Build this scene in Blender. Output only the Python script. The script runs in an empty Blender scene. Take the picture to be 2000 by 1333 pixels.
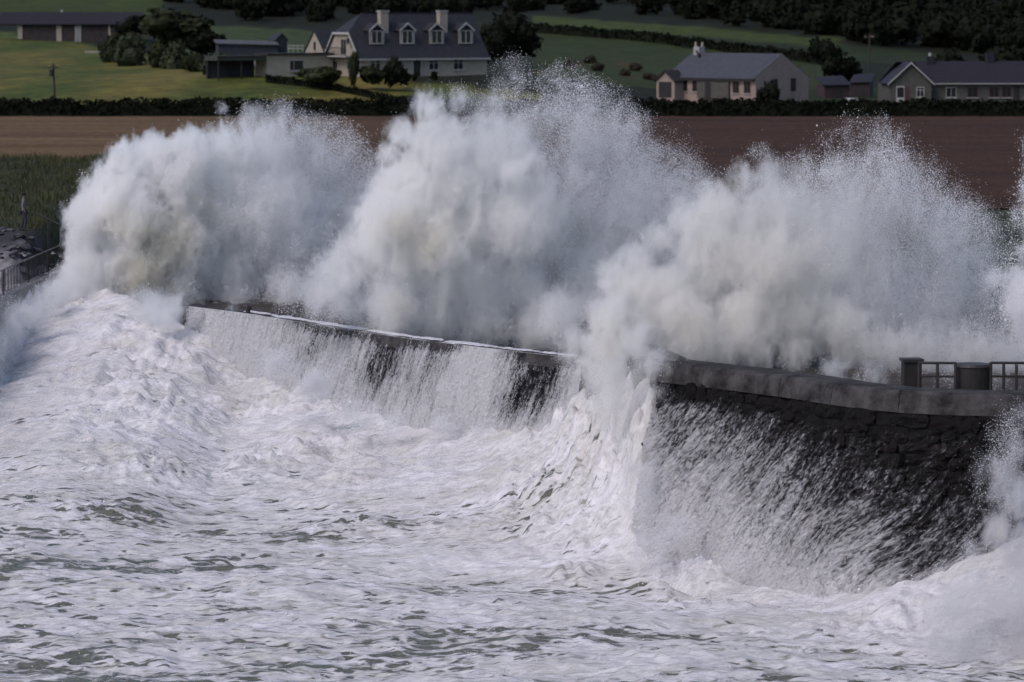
import bpy, bmesh, math, random
import numpy as np
from mathutils import Vector, Matrix
R = math.radians
random.seed(7)
rng = np.random.default_rng(7)
S = bpy.context.scene
COL = S.collection

# ---------------------------------------------------------------- camera, sky, sun, exposure
H = 20.2                       # eye height above the still water
F = 8000.0                     # focal length in photo pixels (2000 px wide)
cam_d = bpy.data.cameras.new("camera")
cam = bpy.data.objects.new("camera", cam_d)
COL.objects.link(cam)
S.camera = cam
cam.location = (0, 0, H)
cam.rotation_euler = (R(90) - math.atan(666.5 / F), 0, 0)
cam_d.sensor_width = 36.0
cam_d.lens = 144.0
cam_d.clip_start = 1.0
cam_d.clip_end = 6000.0
cam_d.dof.use_dof = True
cam_d.dof.focus_distance = 152.0
cam_d.dof.aperture_fstop = 1.4

SUN_EL, SUN_AZ = 48.0, -50.0   # azimuth from the view direction, negative = from the left
w = bpy.data.worlds.new("World")
S.world = w
w.use_nodes = True
nt = w.node_tree
for n in list(nt.nodes):
    nt.nodes.remove(n)
wo = nt.nodes.new("ShaderNodeOutputWorld")
bg = nt.nodes.new("ShaderNodeBackground")
sky = nt.nodes.new("ShaderNodeTexSky")
sky.sky_type = 'NISHITA'
sky.sun_disc = False
sky.sun_elevation = R(SUN_EL)
sky.sun_rotation = R(180 + SUN_AZ)
sky.air_density = 1.0
sky.dust_density = 1.6
sky.ozone_density = 1.2
bg.inputs['Strength'].default_value = 0.12
nt.links.new(sky.outputs[0], bg.inputs[0])
nt.links.new(bg.outputs[0], wo.inputs[0])

sd = bpy.data.lights.new("sun", 'SUN')
sd.energy = 1.5
sd.angle = R(30)
sd.color = (1.0, 0.885, 0.885)
sun = bpy.data.objects.new("sun", sd)
COL.objects.link(sun)
# the sun stands behind the camera's left shoulder
_az = R(180 + SUN_AZ + 90)
sdir = Vector((-math.sin(R(50)) * math.cos(R(SUN_EL)), -math.cos(R(50)) * math.cos(R(SUN_EL)), math.sin(R(SUN_EL))))
sun.rotation_euler = (-sdir).to_track_quat('-Z', 'Y').to_euler()
sun.location = (-40, 60, 80)
# Nishita: rotation 0 puts the sun at +Y, growing clockwise seen from above
sky.sun_rotation = math.atan2(sdir.x, sdir.y)

S.view_settings.view_transform = 'Standard'
S.view_settings.look = 'None'
S.view_settings.gamma = 1.0
S.view_settings.use_curve_mapping = False
S.view_settings.exposure = 0.15
S.render.engine = 'CYCLES'
cy = S.cycles
cy.use_denoising = True
cy.max_bounces = 18
cy.diffuse_bounces = 3
cy.glossy_bounces = 2
cy.transmission_bounces = 2
cy.transparent_max_bounces = 12
cy.volume_bounces = 11
cy.volume_step_rate = 2.0
cy.volume_max_steps = 400
cy.use_adaptive_sampling = True
cy.adaptive_threshold = 0.03
cy.adaptive_min_samples = 16
cy.use_fast_gi = False
cy.caustics_reflective = False
cy.caustics_refractive = False

def P(x, y, D):
    """world point of photo pixel (x, y) at world distance D along +Y"""
    a = math.atan(666.5 / F)
    cx, cz = (x - 1000) / F, (666.5 - y) / F
    dy = math.cos(a) + cz * math.sin(a)
    dz = -math.sin(a) + cz * math.cos(a)
    t = D / dy
    return Vector((cx * t, D, H + dz * t))

# ---------------------------------------------------------------- helpers
def tag(o, label=None, cat=None, group=None, kind=None):
    if label: o['label'] = label
    if cat: o['category'] = cat
    if group: o['group'] = group
    if kind: o['kind'] = kind
    return o

def empty(name, loc, rz=0, label=None, cat=None, group=None):
    o = bpy.data.objects.new(name, None)
    o.empty_display_size = 0.5
    COL.objects.link(o)
    o.location = loc
    o.rotation_euler = (0, 0, rz)
    return tag(o, label, cat, group)

def link(name, me, parent=None, loc=None):
    o = bpy.data.objects.new(name, me)
    COL.objects.link(o)
    if parent is not None: o.parent = parent
    if loc is not None: o.location = loc
    return o

def npmesh(name, V, Q, mats, smooth=True, attrs=None, tri=False):
    """fast mesh from numpy verts (n,3) and faces (m,k)"""
    me = bpy.data.meshes.new(name)
    V = np.ascontiguousarray(V, dtype=np.float32)
    me.vertices.add(len(V))
    me.vertices.foreach_set('co', V.ravel())
    if Q is not None and len(Q):
        Q = np.ascontiguousarray(Q, dtype=np.int32)
        k = Q.shape[1]
        me.loops.add(Q.size)
        me.loops.foreach_set('vertex_index', Q.ravel())
        me.polygons.add(len(Q))
        me.polygons.foreach_set('loop_start', np.arange(0, Q.size, k, dtype=np.int32))
        me.polygons.foreach_set('use_smooth', np.full(len(Q), smooth))
    for an, (ty, arr) in (attrs or {}).items():
        a = me.attributes.new(an, ty, 'POINT')
        if ty == 'FLOAT':
            a.data.foreach_set('value', np.ascontiguousarray(arr, dtype=np.float32).ravel())
        elif ty == 'FLOAT_COLOR':
            a.data.foreach_set('color', np.ascontiguousarray(arr, dtype=np.float32).ravel())
    if mats is not None:
        for m in (mats if isinstance(mats, (list, tuple)) else [mats]):
            me.materials.append(m)
    me.update()
    me.validate()
    return me

class MB:
    """collects simple solids; build() makes ONE mesh object"""
    def __init__(s): s.v = []; s.f = []
    def solid(s, pts, faces):
        b = len(s.v); s.v += [tuple(p) for p in pts]
        s.f += [tuple(b + i for i in f) for f in faces]; return s
    def box(s, x0, x1, y0, y1, z0, z1):
        p = [(x, y, z) for z in (z0, z1) for x, y in ((x0, y0), (x1, y0), (x1, y1), (x0, y1))]
        return s.solid(p, [(0, 3, 2, 1), (4, 5, 6, 7), (0, 1, 5, 4), (1, 2, 6, 5), (2, 3, 7, 6), (3, 0, 4, 7)])
    def bbox(s, fr, u0, u1, z0, z1, n0, n1):
        """box in a facade frame fr = (origin, along, outward)"""
        O, U, N = fr
        p = []
        for z in (z0, z1):
            for u, n in ((u0, n0), (u1, n0), (u1, n1), (u0, n1)):
                q = O + U * u + N * n; p.append((q.x, q.y, O.z + z))
        return s.solid(p, [(0, 3, 2, 1), (4, 5, 6, 7), (0, 1, 5, 4), (1, 2, 6, 5), (2, 3, 7, 6), (3, 0, 4, 7)])
    def bar(s, a, b, r, n=6, r2=None):
        a, b = Vector(a), Vector(b); d = (b - a).normalized(); r2 = r if r2 is None else r2
        u = d.orthogonal().normalized(); v = d.cross(u)
        k = len(s.v)
        for c, rr in ((a, r), (b, r2)):
            for i in range(n):
                t = 2 * math.pi * i / n
                s.v.append(tuple(c + (u * math.cos(t) + v * math.sin(t)) * rr))
        for i in range(n):
            j = (i + 1) % n
            s.f.append((k + i, k + j, k + n + j, k + n + i))
        s.f.append(tuple(k + i for i in range(n))[::-1]); s.f.append(tuple(k + n + i for i in range(n)))
        return s
    def slab(s, quad, th):
        """thick plate under a planar polygon"""
        q = [Vector(p) for p in quad]
        n = (q[1] - q[0]).cross(q[2] - q[0]).normalized() * th
        m = len(q)
        pts = q + [p - n for p in q]
        f = [tuple(range(m)), tuple(range(2 * m - 1, m - 1, -1))]
        f += [(i, m + i, m + (i + 1) % m, (i + 1) % m) for i in range(m)]
        return s.solid(pts, f)
    def prism(s, poly, a, b):
        """extrude polygon (list of 3D points) by vector b-a"""
        d = Vector(b) - Vector(a); m = len(poly)
        q = [Vector(p) for p in poly]
        pts = q + [p + d for p in q]
        f = [tuple(range(m))[::-1], tuple(range(m, 2 * m))]
        f += [(i, (i + 1) % m, m + (i + 1) % m, m + i) for i in range(m)]
        return s.solid(pts, f)
    def mesh(s, name, mat, smooth=False):
        me = bpy.data.meshes.new(name); me.from_pydata(s.v, [], s.f)
        if mat: me.materials.append(mat)
        bm = bmesh.new(); bm.from_mesh(me); bmesh.ops.recalc_face_normals(bm, faces=bm.faces); bm.to_mesh(me); bm.free()
        if smooth: me.polygons.foreach_set('use_smooth', [True] * len(me.polygons))
        me.update(); return me
    def build(s, name, mat, parent=None, loc=None, smooth=False):
        return link(name, s.mesh(name, mat, smooth), parent, loc)

# vectorised gradient noise ------------------------------------------------
_pg = np.random.default_rng(3)
_perm = _pg.permutation(4096).astype(np.int64)
_ang = _pg.uniform(0, 2 * np.pi, 4096)
_gx, _gy = np.cos(_ang), np.sin(_ang)
def pn(x, y, seed=0):
    x = np.asarray(x, dtype=np.float64) + seed * 17.31; y = np.asarray(y, dtype=np.float64) + seed * 5.77
    xi = np.floor(x).astype(np.int64); yi = np.floor(y).astype(np.int64)
    xf = x - xi; yf = y - yi
    u = xf * xf * xf * (xf * (xf * 6 - 15) + 10); v = yf * yf * yf * (yf * (yf * 6 - 15) + 10)
    def g(ix, iy, dx, dy):
        h = _perm[(_perm[ix & 4095] + iy) & 4095]
        return _gx[h] * dx + _gy[h] * dy
    a = g(xi, yi, xf, yf); b = g(xi + 1, yi, xf - 1, yf)
    c = g(xi, yi + 1, xf, yf - 1); d = g(xi + 1, yi + 1, xf - 1, yf - 1)
    return ((a * (1 - u) + b * u) * (1 - v) + (c * (1 - u) + d * u) * v) * 1.4
def fbm(x, y, o=4, seed=0, gain=0.5):
    s = 0; a = 1; t = 0
    for i in range(o):
        s = s + a * pn(x * 2 ** i, y * 2 ** i, seed + i); t += a; a *= gain
    return s / t * 1.5
def sst(a, b, x):
    t = np.clip((x - a) / (b - a), 0, 1); return t * t * (3 - 2 * t)

# ---------------------------------------------------------------- materials
def mat(name, c1, c2=None, scale=3.0, rough=0.8, bump=0.0, bscale=None, detail=5, spec=0.3, stretch=(1, 1, 1), metal=0.0):
    m = bpy.data.materials.new(name); m.use_nodes = True
    t = m.node_tree; b = t.nodes['Principled BSDF']
    b.inputs['Roughness'].default_value = rough
    b.inputs['Specular IOR Level'].default_value = spec
    b.inputs['Metallic'].default_value = metal
    b.inputs['Base Color'].default_value = (*c1, 1)
    if c2 is not None or bump:
        geo = t.nodes.new('ShaderNodeNewGeometry'); mp = t.nodes.new('ShaderNodeMapping')
        mp.inputs['Scale'].default_value = stretch
        t.links.new(geo.outputs['Position'], mp.inputs[0])
    if c2 is not None:
        n = t.nodes.new('ShaderNodeTexNoise'); n.inputs['Scale'].default_value = scale; n.inputs['Detail'].default_value = detail
        n.inputs['Roughness'].default_value = 0.65
        cr = t.nodes.new('ShaderNodeValToRGB')
        cr.color_ramp.elements[0].position = 0.35; cr.color_ramp.elements[1].position = 0.65
        cr.color_ramp.elements[0].color = (*c1, 1); cr.color_ramp.elements[1].color = (*c2, 1)
        t.links.new(mp.outputs[0], n.inputs['Vector']); t.links.new(n.outputs[0], cr.inputs[0]); t.links.new(cr.outputs[0], b.inputs['Base Color'])
    if bump:
        n2 = t.nodes.new('ShaderNodeTexNoise'); n2.inputs['Scale'].default_value = bscale or scale * 3; n2.inputs['Detail'].default_value = 4
        bp = t.nodes.new('ShaderNodeBump'); bp.inputs['Strength'].default_value = min(1, bump); bp.inputs['Distance'].default_value = 0.05 * max(1, bump)
        t.links.new(mp.outputs[0], n2.inputs['Vector']); t.links.new(n2.outputs[0], bp.inputs['Height']); t.links.new(bp.outputs[0], b.inputs['Normal'])
    return m

M = dict(
    render=mat('cream_render', (.28, .245, .205), (.34, .30, .25), 1.2, .9),
    pink=mat('rose_render', (.24, .185, .165), (.29, .225, .20), 1.2, .9),
    greyrender=mat('grey_pebble_dash', (.065, .06, .055), (.09, .085, .075), 2.0, .95),
    slate=mat('roof_slate', (.018, .018, .022), (.030, .029, .036), 2.5, .6, .4, 5),
    darkslate=mat('dark_roof_tiles', (.014, .012, .018), (.022, .018, .026), 2.5, .7, .4, 5),
    white=mat('white_paint', (.33, .32, .31), (.40, .39, .38), 3, .6),
    offwhite=mat('weathered_white_paint', (.26, .25, .24), (.33, .32, .31), 3, .7),
    dark=mat('dark_timber', (.018, .016, .017), (.03, .027, .026), 3, .7),
    red=mat('dark_red_paint', (.085, .035, .035), (.06, .03, .03), 3, .7),
    glass=mat('window_glass', (.015, .017, .02), None, rough=.12, spec=.6),
    rust=mat('worn_railing_paint', (.15, .12, .12), (.22, .18, .18), 6, .7),
    metal=mat('dark_iron', (.035, .032, .035), (.055, .045, .045), 8, .55, metal=.3),
    galv=mat('grey_steel', (.20, .20, .21), (.28, .28, .29), 8, .45, metal=.4),
    pot=mat('clay_pot', (.30, .27, .22), None, rough=.9),
    leaf=mat('hedge_leaves', (.015, .019, .010), (.030, .035, .016), .8, .9, spec=.1),
    leafdark=mat('dark_leaves', (.005, .007, .004), (.012, .014, .008), .5, .9, spec=.1),
    leaflight=mat('grey_green_leaves', (.028, .034, .020), (.048, .056, .032), .8, .9, spec=.1),
    leafred=mat('rusty_leaves', (.032, .018, .012), (.024, .022, .012), .8, .85),
    bark=mat('bark', (.035, .028, .022), (.05, .04, .03), 4, .9),
    wood=mat('pole_wood', (.035, .026, .022), (.055, .04, .033), 4, .9),
    rock=mat('shore_rock', (.045, .043, .05), (.085, .08, .088), 1.3, .6, .8, 4),
    concrete=mat('weathered_concrete', (.13, .125, .13), (.19, .185, .185), .9, .55, .5, 6),
    coping=mat('wet_coping', (.016, .015, .016), (.075, .071, .071), 1.3, .8, .9, 7, spec=.12),
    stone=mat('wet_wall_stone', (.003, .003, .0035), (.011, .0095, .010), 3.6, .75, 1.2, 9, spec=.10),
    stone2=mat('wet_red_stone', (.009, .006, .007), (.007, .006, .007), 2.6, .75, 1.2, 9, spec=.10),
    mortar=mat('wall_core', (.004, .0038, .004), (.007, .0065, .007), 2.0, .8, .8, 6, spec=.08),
    skin=mat('skin', (.17, .11, .085)), hair=mat('dark_hair', (.015, .012, .010)),
    top=mat('grey_cloth', (.13, .13, .14), (.18, .18, .19), 5), trouser=mat('dark_cloth', (.035, .035, .05)),
    silver=mat('car_paint', (.30, .31, .33), rough=.3, spec=.6), rubber=mat('tyre_rubber', (.015, .015, .016)),
    bluedark=mat('dark_cladding', (.022, .025, .035), (.035, .037, .048), 2, .8),
)
# ---------------------------------------------------------------- shore line, wall lines, terrain
_sx = np.array([-60, -27, -25.2, -24.2, -23.2, -18.5, -15, -12.1, -4.3, 2.3, 2.7, 5.35, 10.3, 15, 21, 60.])
_sy = np.array([178, 178, 180, 192, 206, 197, 190, 186, 172, 163.5, 162, 145.2, 138.5, 134.6, 131, 120.])
_sz = np.array([6.4, 6.4, 6.3, 6.2, 6.0, 5.8, 5.0, 3.5, 2.5, 2.7, 2.6, .4, .9, 2.9, 3.4, 3.])
_sr = np.array([52, 52, 54, 60, 66, 58, 46, 30, 22, 18, 16, 10, 7, 9, 11, 12.])
def shore(X): return np.interp(X, _sx, _sy)

_rowY = np.array([452, 480, 500, 560, 650, 720, 850, 1100, 1500.])
_rowy = np.array([  # photo rows where the ground shows, for photo columns 0, 500, 1000, 1500, 2000
    [229, 229, 229, 229, 229], [200, 194, 204, 206, 210], [170, 148, 152, 192, 203], [130, 130, 128, 150, 182],
    [80, 84, 90, 95, 122], [32, 42, 48, 45, 72], [-25, -12, 0, 0, 2], [-130, -120, -110, -100, -90], [-230, -230, -220, -210, -200]], float)
_colx = np.array([0, 500, 1000, 1500, 2000.])
_rowz = H - _rowy * _rowY[:, None] / F
def terrain(X, Y):
    X = np.asarray(X, float); Y = np.asarray(Y, float)
    X, Y = np.broadcast_arrays(X, Y)
    xi = np.clip(X / np.maximum(Y, 452) * F + 1000, 0, 2000)
    # hill part
    r = np.clip(np.searchsorted(_rowY, Y, side='right') - 1, 0, len(_rowY) - 2)
    ty = np.clip((Y - _rowY[r]) / (_rowY[r + 1] - _rowY[r]), 0, 1)
    c = np.clip((xi / 500).astype(int), 0, 3); tx = xi / 500 - c; tx = tx * tx * (3 - 2 * tx)
    zz = (_rowz[r, c] * (1 - tx) + _rowz[r, c + 1] * tx) * (1 - ty) + (_rowz[r + 1, c] * (1 - tx) + _rowz[r + 1, c + 1] * tx) * ty
    # coast part
    Yk = Y - 22 * sst(-24.7, -23.5, X + .0 * Y) * (1 - sst(216, 232, Y))
    left = np.interp(Yk, [170, 190, 197, 205, 210, 215, 225, 237, 250, 275, 300, 452], [6.2, 6.25, 6.5, 7.5, 8.35, 8.6, 9.6, 10.8, 10.4, 8.2, 7.3, 7.3])
    left = left + sst(218, 240, Y) * (1 - sst(255, 290, Y)) * 0.5 * pn(X / 6, Y / 6, 4)
    mid = np.interp(Y, [160, 215, 300, 452], [4.95, 5.4, 7.3, 7.3])
    right = np.interp(Y, [130, 165, 300, 452], [6.35, 6.35, 7.3, 7.3])
    wl = 1 - sst(-22.6, -19.0, X + (Y - 200) * .02)
    wr = sst(2.4, 3.2, X)
    co = left * wl + (mid * (1 - wr) + right * wr) * (1 - wl)
    return np.where(Y < 452, co, zz)
def tz(x, y): return float(terrain(x, y))

# ground of the coast and the hillside behind it, one sheet to the skyline
def axis(parts):
    out = []
    for a, b, st in parts: out += list(np.arange(a, b, st))
    return np.array(out + [parts[-1][1]])
ux = axis([(-420, -130, 12), (-130, -34, 2.), (-34, -14, .5), (-14, 2.0, 1.), (2.0, 6.2, .2), (6.2, 30, 1.), (30, 130, 2.), (130, 420, 12)])
tv = axis([(0, .02, .002), (.02, .2, .006), (.2, 1.0, .0032)])
YW = shore(ux) + 0.75
Yg = np.where(tv[:, None] < .2, YW[None, :] + (300 - YW[None, :]) * (tv[:, None] / .2), 300 + (tv[:, None] - .2) / .8 * 0)
tt = np.clip((tv - .2) / .8, 0, 1)
Yfar = 300 + 600 * tt + 900 * tt ** 4
Yg = np.where(tv[:, None] < .2, Yg, Yfar[:, None] + 0 * YW[None, :])
Xg = np.broadcast_to(ux[None, :], Yg.shape)
Zg = terrain(Xg, Yg)
Zg = Zg + np.where(Yg > 452, .35 * fbm(Xg / 25, Yg / 25, 3, 9), 0) * sst(470, 520, Yg)
Xi = Xg / Yg * F + 1000; Yi = (H - Zg) / Yg * F
n1 = fbm(Xg / 14, Yg / 30, 4, 2); n2 = fbm(Xg / 4, Yg / 9, 4, 5)
def C(r, g, b): return np.array([r, g, b])
grass = C(.048, .066, .012); yel = C(.125, .104, .026); scrub = C(.011, .013, .006); dgreen = C(.022, .031, .009); rust = C(.060, .030, .014); brt = C(.042, .056, .012)
colr = np.ones(Xg.shape + (3,)) * scrub
def zone(mask, c):
    mask = np.clip(mask, 0, 1)[..., None]
    return colr * (1 - mask) + (c if c.ndim == 3 else c[None, None, :]) * mask
yb = np.clip(.5 + 1.1 * n1 + .35 * n2, 0, 1) * sst(30, 120, Yi)
fieldc = grass[None, None, :] * (1 - yb[..., None]) + yel[None, None, :] * yb[..., None]
e = n2 * 4
fl = np.interp(Xi, [0, 180, 330, 520, 800, 960, 1060], [60, 88, 112, 138, 158, 172, 185])
colr = zone(((Yi + e > fl) & (Yi < 206) & (Xi < 1060)) * 1., fieldc)
colr = zone(((Yi + e < 30) & (Xi < 330 - Yi * .5)) * 1. * (n1 * .3 + .8), fieldc * .9 + .0)
colr = zone(((Xi > 340) & (Xi < 660) & (Yi + e < 108) & (Yi + e > 46 + (Xi - 340) * .05)) * .8, np.array([.045, .062, .02]))
rf = (Xi > 1040) & (Xi < 1640) & (Yi + e > np.interp(Xi, [1040, 1300, 1580], [30, 48, 72])) & (Yi + e < np.interp(Xi, [1060, 1300, 1640], [150, 175, 175]))
colr = zone(rf * 1., dgreen * .95 + .25 * (brt - dgreen))
top = np.interp(Xi, [1040, 1300, 1580], [30, 48, 72])
colr = zone(rf * sst(2, 0, np.abs(Yi + e * .5 - top - 9) - 7) * 1., brt)
colr = zone(rf * sst(2, 0, np.abs(Yi + e * .5 - top - 24) - 4) * .7, scrub)
colr = zone(rf * sst(.25, .5, n2) * sst(105, 125, Yi) * .8, rust)
colr = zone(((Xi > 1630) & (Xi < 1870) & (np.abs(Yi - np.interp(Xi, [1630, 1870], [98, 125])) < 14 + e)) * .8, dgreen)
colr = zone(((Xi > 1570) & (Yi > 172) & (Yi < 205)) * .7, dgreen)
coast = (Yg < 300)
bank = C(.032, .036, .018)
bk = bank[None, None, :] * (1 + .5 * n2[..., None]) + np.clip(n1, 0, 1)[..., None] * C(.03, .02, .0)
colr = np.where(coast[..., None], bk, colr)
pave = coast & ((Yg < YW[None, :] + 70) & (Xg > -19))
colr = np.where(pave[..., None], C(.055, .048, .045)[None, None, :], colr)
slip = coast & (Xg <= -19) & (Yg < 203.5)
colr = np.where(slip[..., None], C(.26, .24, .245)[None, None, :] * (1 + .2 * n2[..., None]), colr)
rocky = coast & (Xg <= -19) & (Yg < 211) & (Yg >= 203.5)
colr = np.where(rocky[..., None], C(.05, .047, .052)[None, None, :] * (1 + .3 * n2[..., None]), colr)
# front face going down below the water
nr, nc = Xg.shape
Xa = np.vstack([Xg[:1], Xg]); Ya = np.vstack([Yg[:1], Yg]); Za = np.vstack([Zg[:1] * 0 - 4, Zg]); Ca = np.vstack([colr[:1], colr])
nr += 1
idx = np.arange(nr * nc).reshape(nr, nc)
Q = np.stack([idx[:-1, :-1], idx[:-1, 1:], idx[1:, 1:], idx[1:, :-1]], -1).reshape(-1, 4)
Ca = np.concatenate([np.clip(Ca, .004, 1), np.ones(Ca.shape[:2] + (1,))], -1)
def colmat(name, rough=.9, s1=1.3, s2=6, amt=.55):
    m = bpy.data.materials.new(name); m.use_nodes = True; t = m.node_tree; b = t.nodes['Principled BSDF']
    b.inputs['Roughness'].default_value = rough; b.inputs['Specular IOR Level'].default_value = .15
    at = t.nodes.new('ShaderNodeAttribute'); at.attribute_name = 'tint'
    geo = t.nodes.new('ShaderNodeNewGeometry')
    n = t.nodes.new('ShaderNodeTexNoise'); n.inputs['Scale'].default_value = s1; n.inputs['Detail'].default_value = 8; n.inputs['Roughness'].default_value = .7
    t.links.new(geo.outputs['Position'], n.inputs['Vector'])
    mr = t.nodes.new('ShaderNodeMapRange'); mr.inputs[1].default_value = .3; mr.inputs[2].default_value = .7; mr.inputs[3].default_value = 1 - amt; mr.inputs[4].default_value = 1 + amt
    t.links.new(n.outputs[0], mr.inputs[0])
    mx = t.nodes.new('ShaderNodeVectorMath'); mx.operation = 'SCALE'
    t.links.new(at.outputs['Color'], mx.inputs[0]); t.links.new(mr.outputs[0], mx.inputs['Scale'])
    t.links.new(mx.outputs[0], b.inputs['Base Color'])
    n3 = t.nodes.new('ShaderNodeTexNoise'); n3.inputs['Scale'].default_value = s2; n3.inputs['Detail'].default_value = 5
    t.links.new(geo.outputs['Position'], n3.inputs['Vector'])
    bp = t.nodes.new('ShaderNodeBump'); bp.inputs['Strength'].default_value = .8; bp.inputs['Distance'].default_value = .2
    t.links.new(n3.outputs[0], bp.inputs['Height']); t.links.new(bp.outputs[0], b.inputs['Normal'])
    return m
me = npmesh('hillside', np.stack([Xa, Ya, Za], -1).reshape(-1, 3), Q, colmat('grass_and_scrub', s1=.35, s2=2.5), True, {'tint': ('FLOAT_COLOR', Ca.reshape(-1, 4))})
tag(link('hillside', me), kind='structure')

# ploughed field with real furrow ridges
fx = axis([(-110, 110, 1.0)]); fy = axis([(258, 453.0, .45)])
FX, FY = np.meshgrid(fx, fy)
FZ = terrain(FX, FY) + .05 - 1.2 * (1 - sst(262, 285, FY)) * (1 - sst(-24, -14, FX)) + .06 * np.sin(FY * 2 * np.pi / 1.8 + 1.5 * pn(FX / 30, FY / 9, 3)) + .05 * fbm(FX / 3, FY / 2, 3, 8)
idx = np.arange(FX.size).reshape(FX.shape)
Q = np.stack([idx[:-1, :-1], idx[:-1, 1:], idx[1:, 1:], idx[1:, :-1]], -1).reshape(-1, 4)
b1 = np.clip(.5 + .9 * fbm(FX / 60, FY / 12, 4, 21), 0, 1)[..., None]
xi = (FX / FY * F + 1000)
red = sst(300, 1100, xi)[..., None]  # redder and darker rightwards: dimming of the view's edge put into the soil colour
fc = (C(.098, .060, .034) * (1 - b1) + C(.150, .098, .050) * b1) * (1 - red) + (C(.042, .022, .015) * (1 - b1) + C(.062, .031, .020) * b1) * red
fc = np.concatenate([fc, np.ones(fc.shape[:2] + (1,))], -1)
me = npmesh('ploughed_field', np.stack([FX, FY, FZ], -1).reshape(-1, 3), Q, colmat('stubble_soil', s1=1.2, s2=6, amt=.35), True, {'tint': ('FLOAT_COLOR', fc.reshape(-1, 4))})
tag(link('ploughed_field', me), kind='structure')

# ---------------------------------------------------------------- sea
us = axis([(-1.2, -.115, .06), (-.115, .115, .00052), (.115, 1.2, .06)])
ys = axis([(20, 113, 5), (113, 150, .105), (150, 180, .14), (180, 214, .2)])
U_, Y_ = np.meshgrid(us, ys); X_ = U_ * (Y_ + 60)
def seaz(X, Y, fine=True):
    ys_ = np.interp(X, _sx, _sy); zc = np.interp(X, _sx, _sz); rn = np.interp(X, _sx, _sr)
    t = np.clip((ys_ - Y) / rn, 0, 1)
    base = zc * (1 - t) ** np.interp(X, [-24, -12, -2], [2.1, 1.7, 1.45])
    surf = 1 - sst(.15, .95, (ys_ - Y) / np.maximum(rn, 14))       # rough water close to the wall
    # surge pouring round the corner of the near wall
    d1 = np.clip((Y - 146.3) / 17, 0, 1)
    lx = 5.25 - 2.75 * d1
    kb = 1.1 * np.abs(pn(Y / 1.5, X / 1.2, 71)) + .6 * np.abs(pn(Y / .7, X / .6, 72)) + .5 * np.abs(pn(Y / .33, X / .3, 73)) + .2 * np.abs(pn(Y / .17, X / .16, 74))
    dx = lx - X + .55 * (.42 - kb) * sst(.1, .9, lx - X); dyy = np.maximum(0, 146.6 - Y)
    m = 6.3 * (.96 + .09 * pn(X / 1.1, Y / 1.3, 76) + .05 * pn(X / .4, Y / .45, 77)) * np.exp(-np.maximum(dx - .25, 0) / (1.7 + 1.7 * d1)) * np.exp(-(dyy / 1.5) ** 1.3) * np.where(Y > 150, 1 - .45 * sst(150, 163, Y), 1)
    m = m * (1 - sst(-.05, .6, X - lx + .3 * pn(X / .5, Y / .6, 75)))
    base = np.maximum(base, m) + .25 * np.minimum(base, m)
    # swell
    cal = np.interp(Y, [100, 135, 170], [1, 1, .8])
    wv = .42 * pn(X / 16, (Y + X * .25) / 6.5, 1) + .26 * pn(X / 6, (Y - X * .15) / 3.0, 2)
    rid = 1 - np.abs(pn(X / 3.6, (Y + .3 * X) / 1.9, 3)) * 2
    wv = wv + .13 * rid * rid
    rid2 = 1 - np.abs(pn(X / 1.5 + .3 * wv, Y / .95, 4)) * 2
    wv = wv + .055 * rid2 + .05 * pn(X / .5, Y / .4, 5) + .05 * np.abs(pn(X / .8, Y / .7, 15))
    bill = np.abs(pn(X / 2.6, Y / 2.4, 6)) * .9 + np.abs(pn(X / 1.2, Y / 1.1, 7)) * .45 + np.abs(pn(X / .6, Y / .55, 8)) * .30 + np.abs(pn(X / .3, Y / .28, 18)) * .20
    lump = surf * (bill - .35) * np.clip(.5 + 1.3 * pn(X / 7, Y / 5, 9), .25, 1.3)
    z = base + wv * cal * (1 - .3 * surf) + lump * 1.05
    # single breaking lumps
    for (x, y, a, rx, ry) in ((1125, 985, .9, .9, .8), (1070, 840, .9, 1.8, 1.), (1180, 865, .8, 1.5, 1.), (690, 905, .7, 1.6, 1.2), (500, 800, 1., 2.2, 1.6), (300, 700, 1.1, 3, 2),
                              (120, 960, .55, 3, 1.2), (1680, 1105, .7, .5, .5), (1330, 1125, .5, 1.6, .6), (1850, 1060, .9, 1.6, 1.0), (930, 1060, .45, 2.2, .9), (480, 1160, .35, 1.5, .7), (1130, 1240, .4, .9, .5)):
        D = 150.
        for _ in range(6):
            xx = (x - 1000) * D / F
            zz = np.interp(xx, _sx, _sz) * max(0, 1 - max(0, (np.interp(xx, _sx, _sy) - D) / np.interp(xx, _sx, _sr))) ** 1.45
            D = (H - zz) * F / y
        q = ((X - (x - 1000) * D / F) / rx) ** 2 + ((Y - D) / ry) ** 2
        z = z + a * .5 * np.exp(-q) * (.6 + .8 * np.abs(pn(X / .8, Y / .7, 11)) + .6 * np.abs(pn(X / .35, Y / .3, 12)))
    # drop below the land
    inside = (Y > ys_ + 1.0) & ~((X > 2) & (X < 5.6))
    z = np.where(inside, np.minimum(z, 3.5) - 5 * sst(1.0, 4, Y - ys_), z)
    return z, surf, wv
Z_, SF, WV = seaz(X_, Y_)
gap = -.12 - .55 * SF + .55 * fbm(X_ / 11, Y_ / 5, 3, 31) - .45 * WV
gap += .24 * sst(138, 120, Y_) + .25 * sst(-2, -14, X_) * sst(175, 160, Y_)
idx = np.arange(X_.size).reshape(X_.shape)
Q = np.stack([idx[:-1, :-1], idx[:-1, 1:], idx[1:, 1:], idx[1:, :-1]], -1).reshape(-1, 4)

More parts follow.
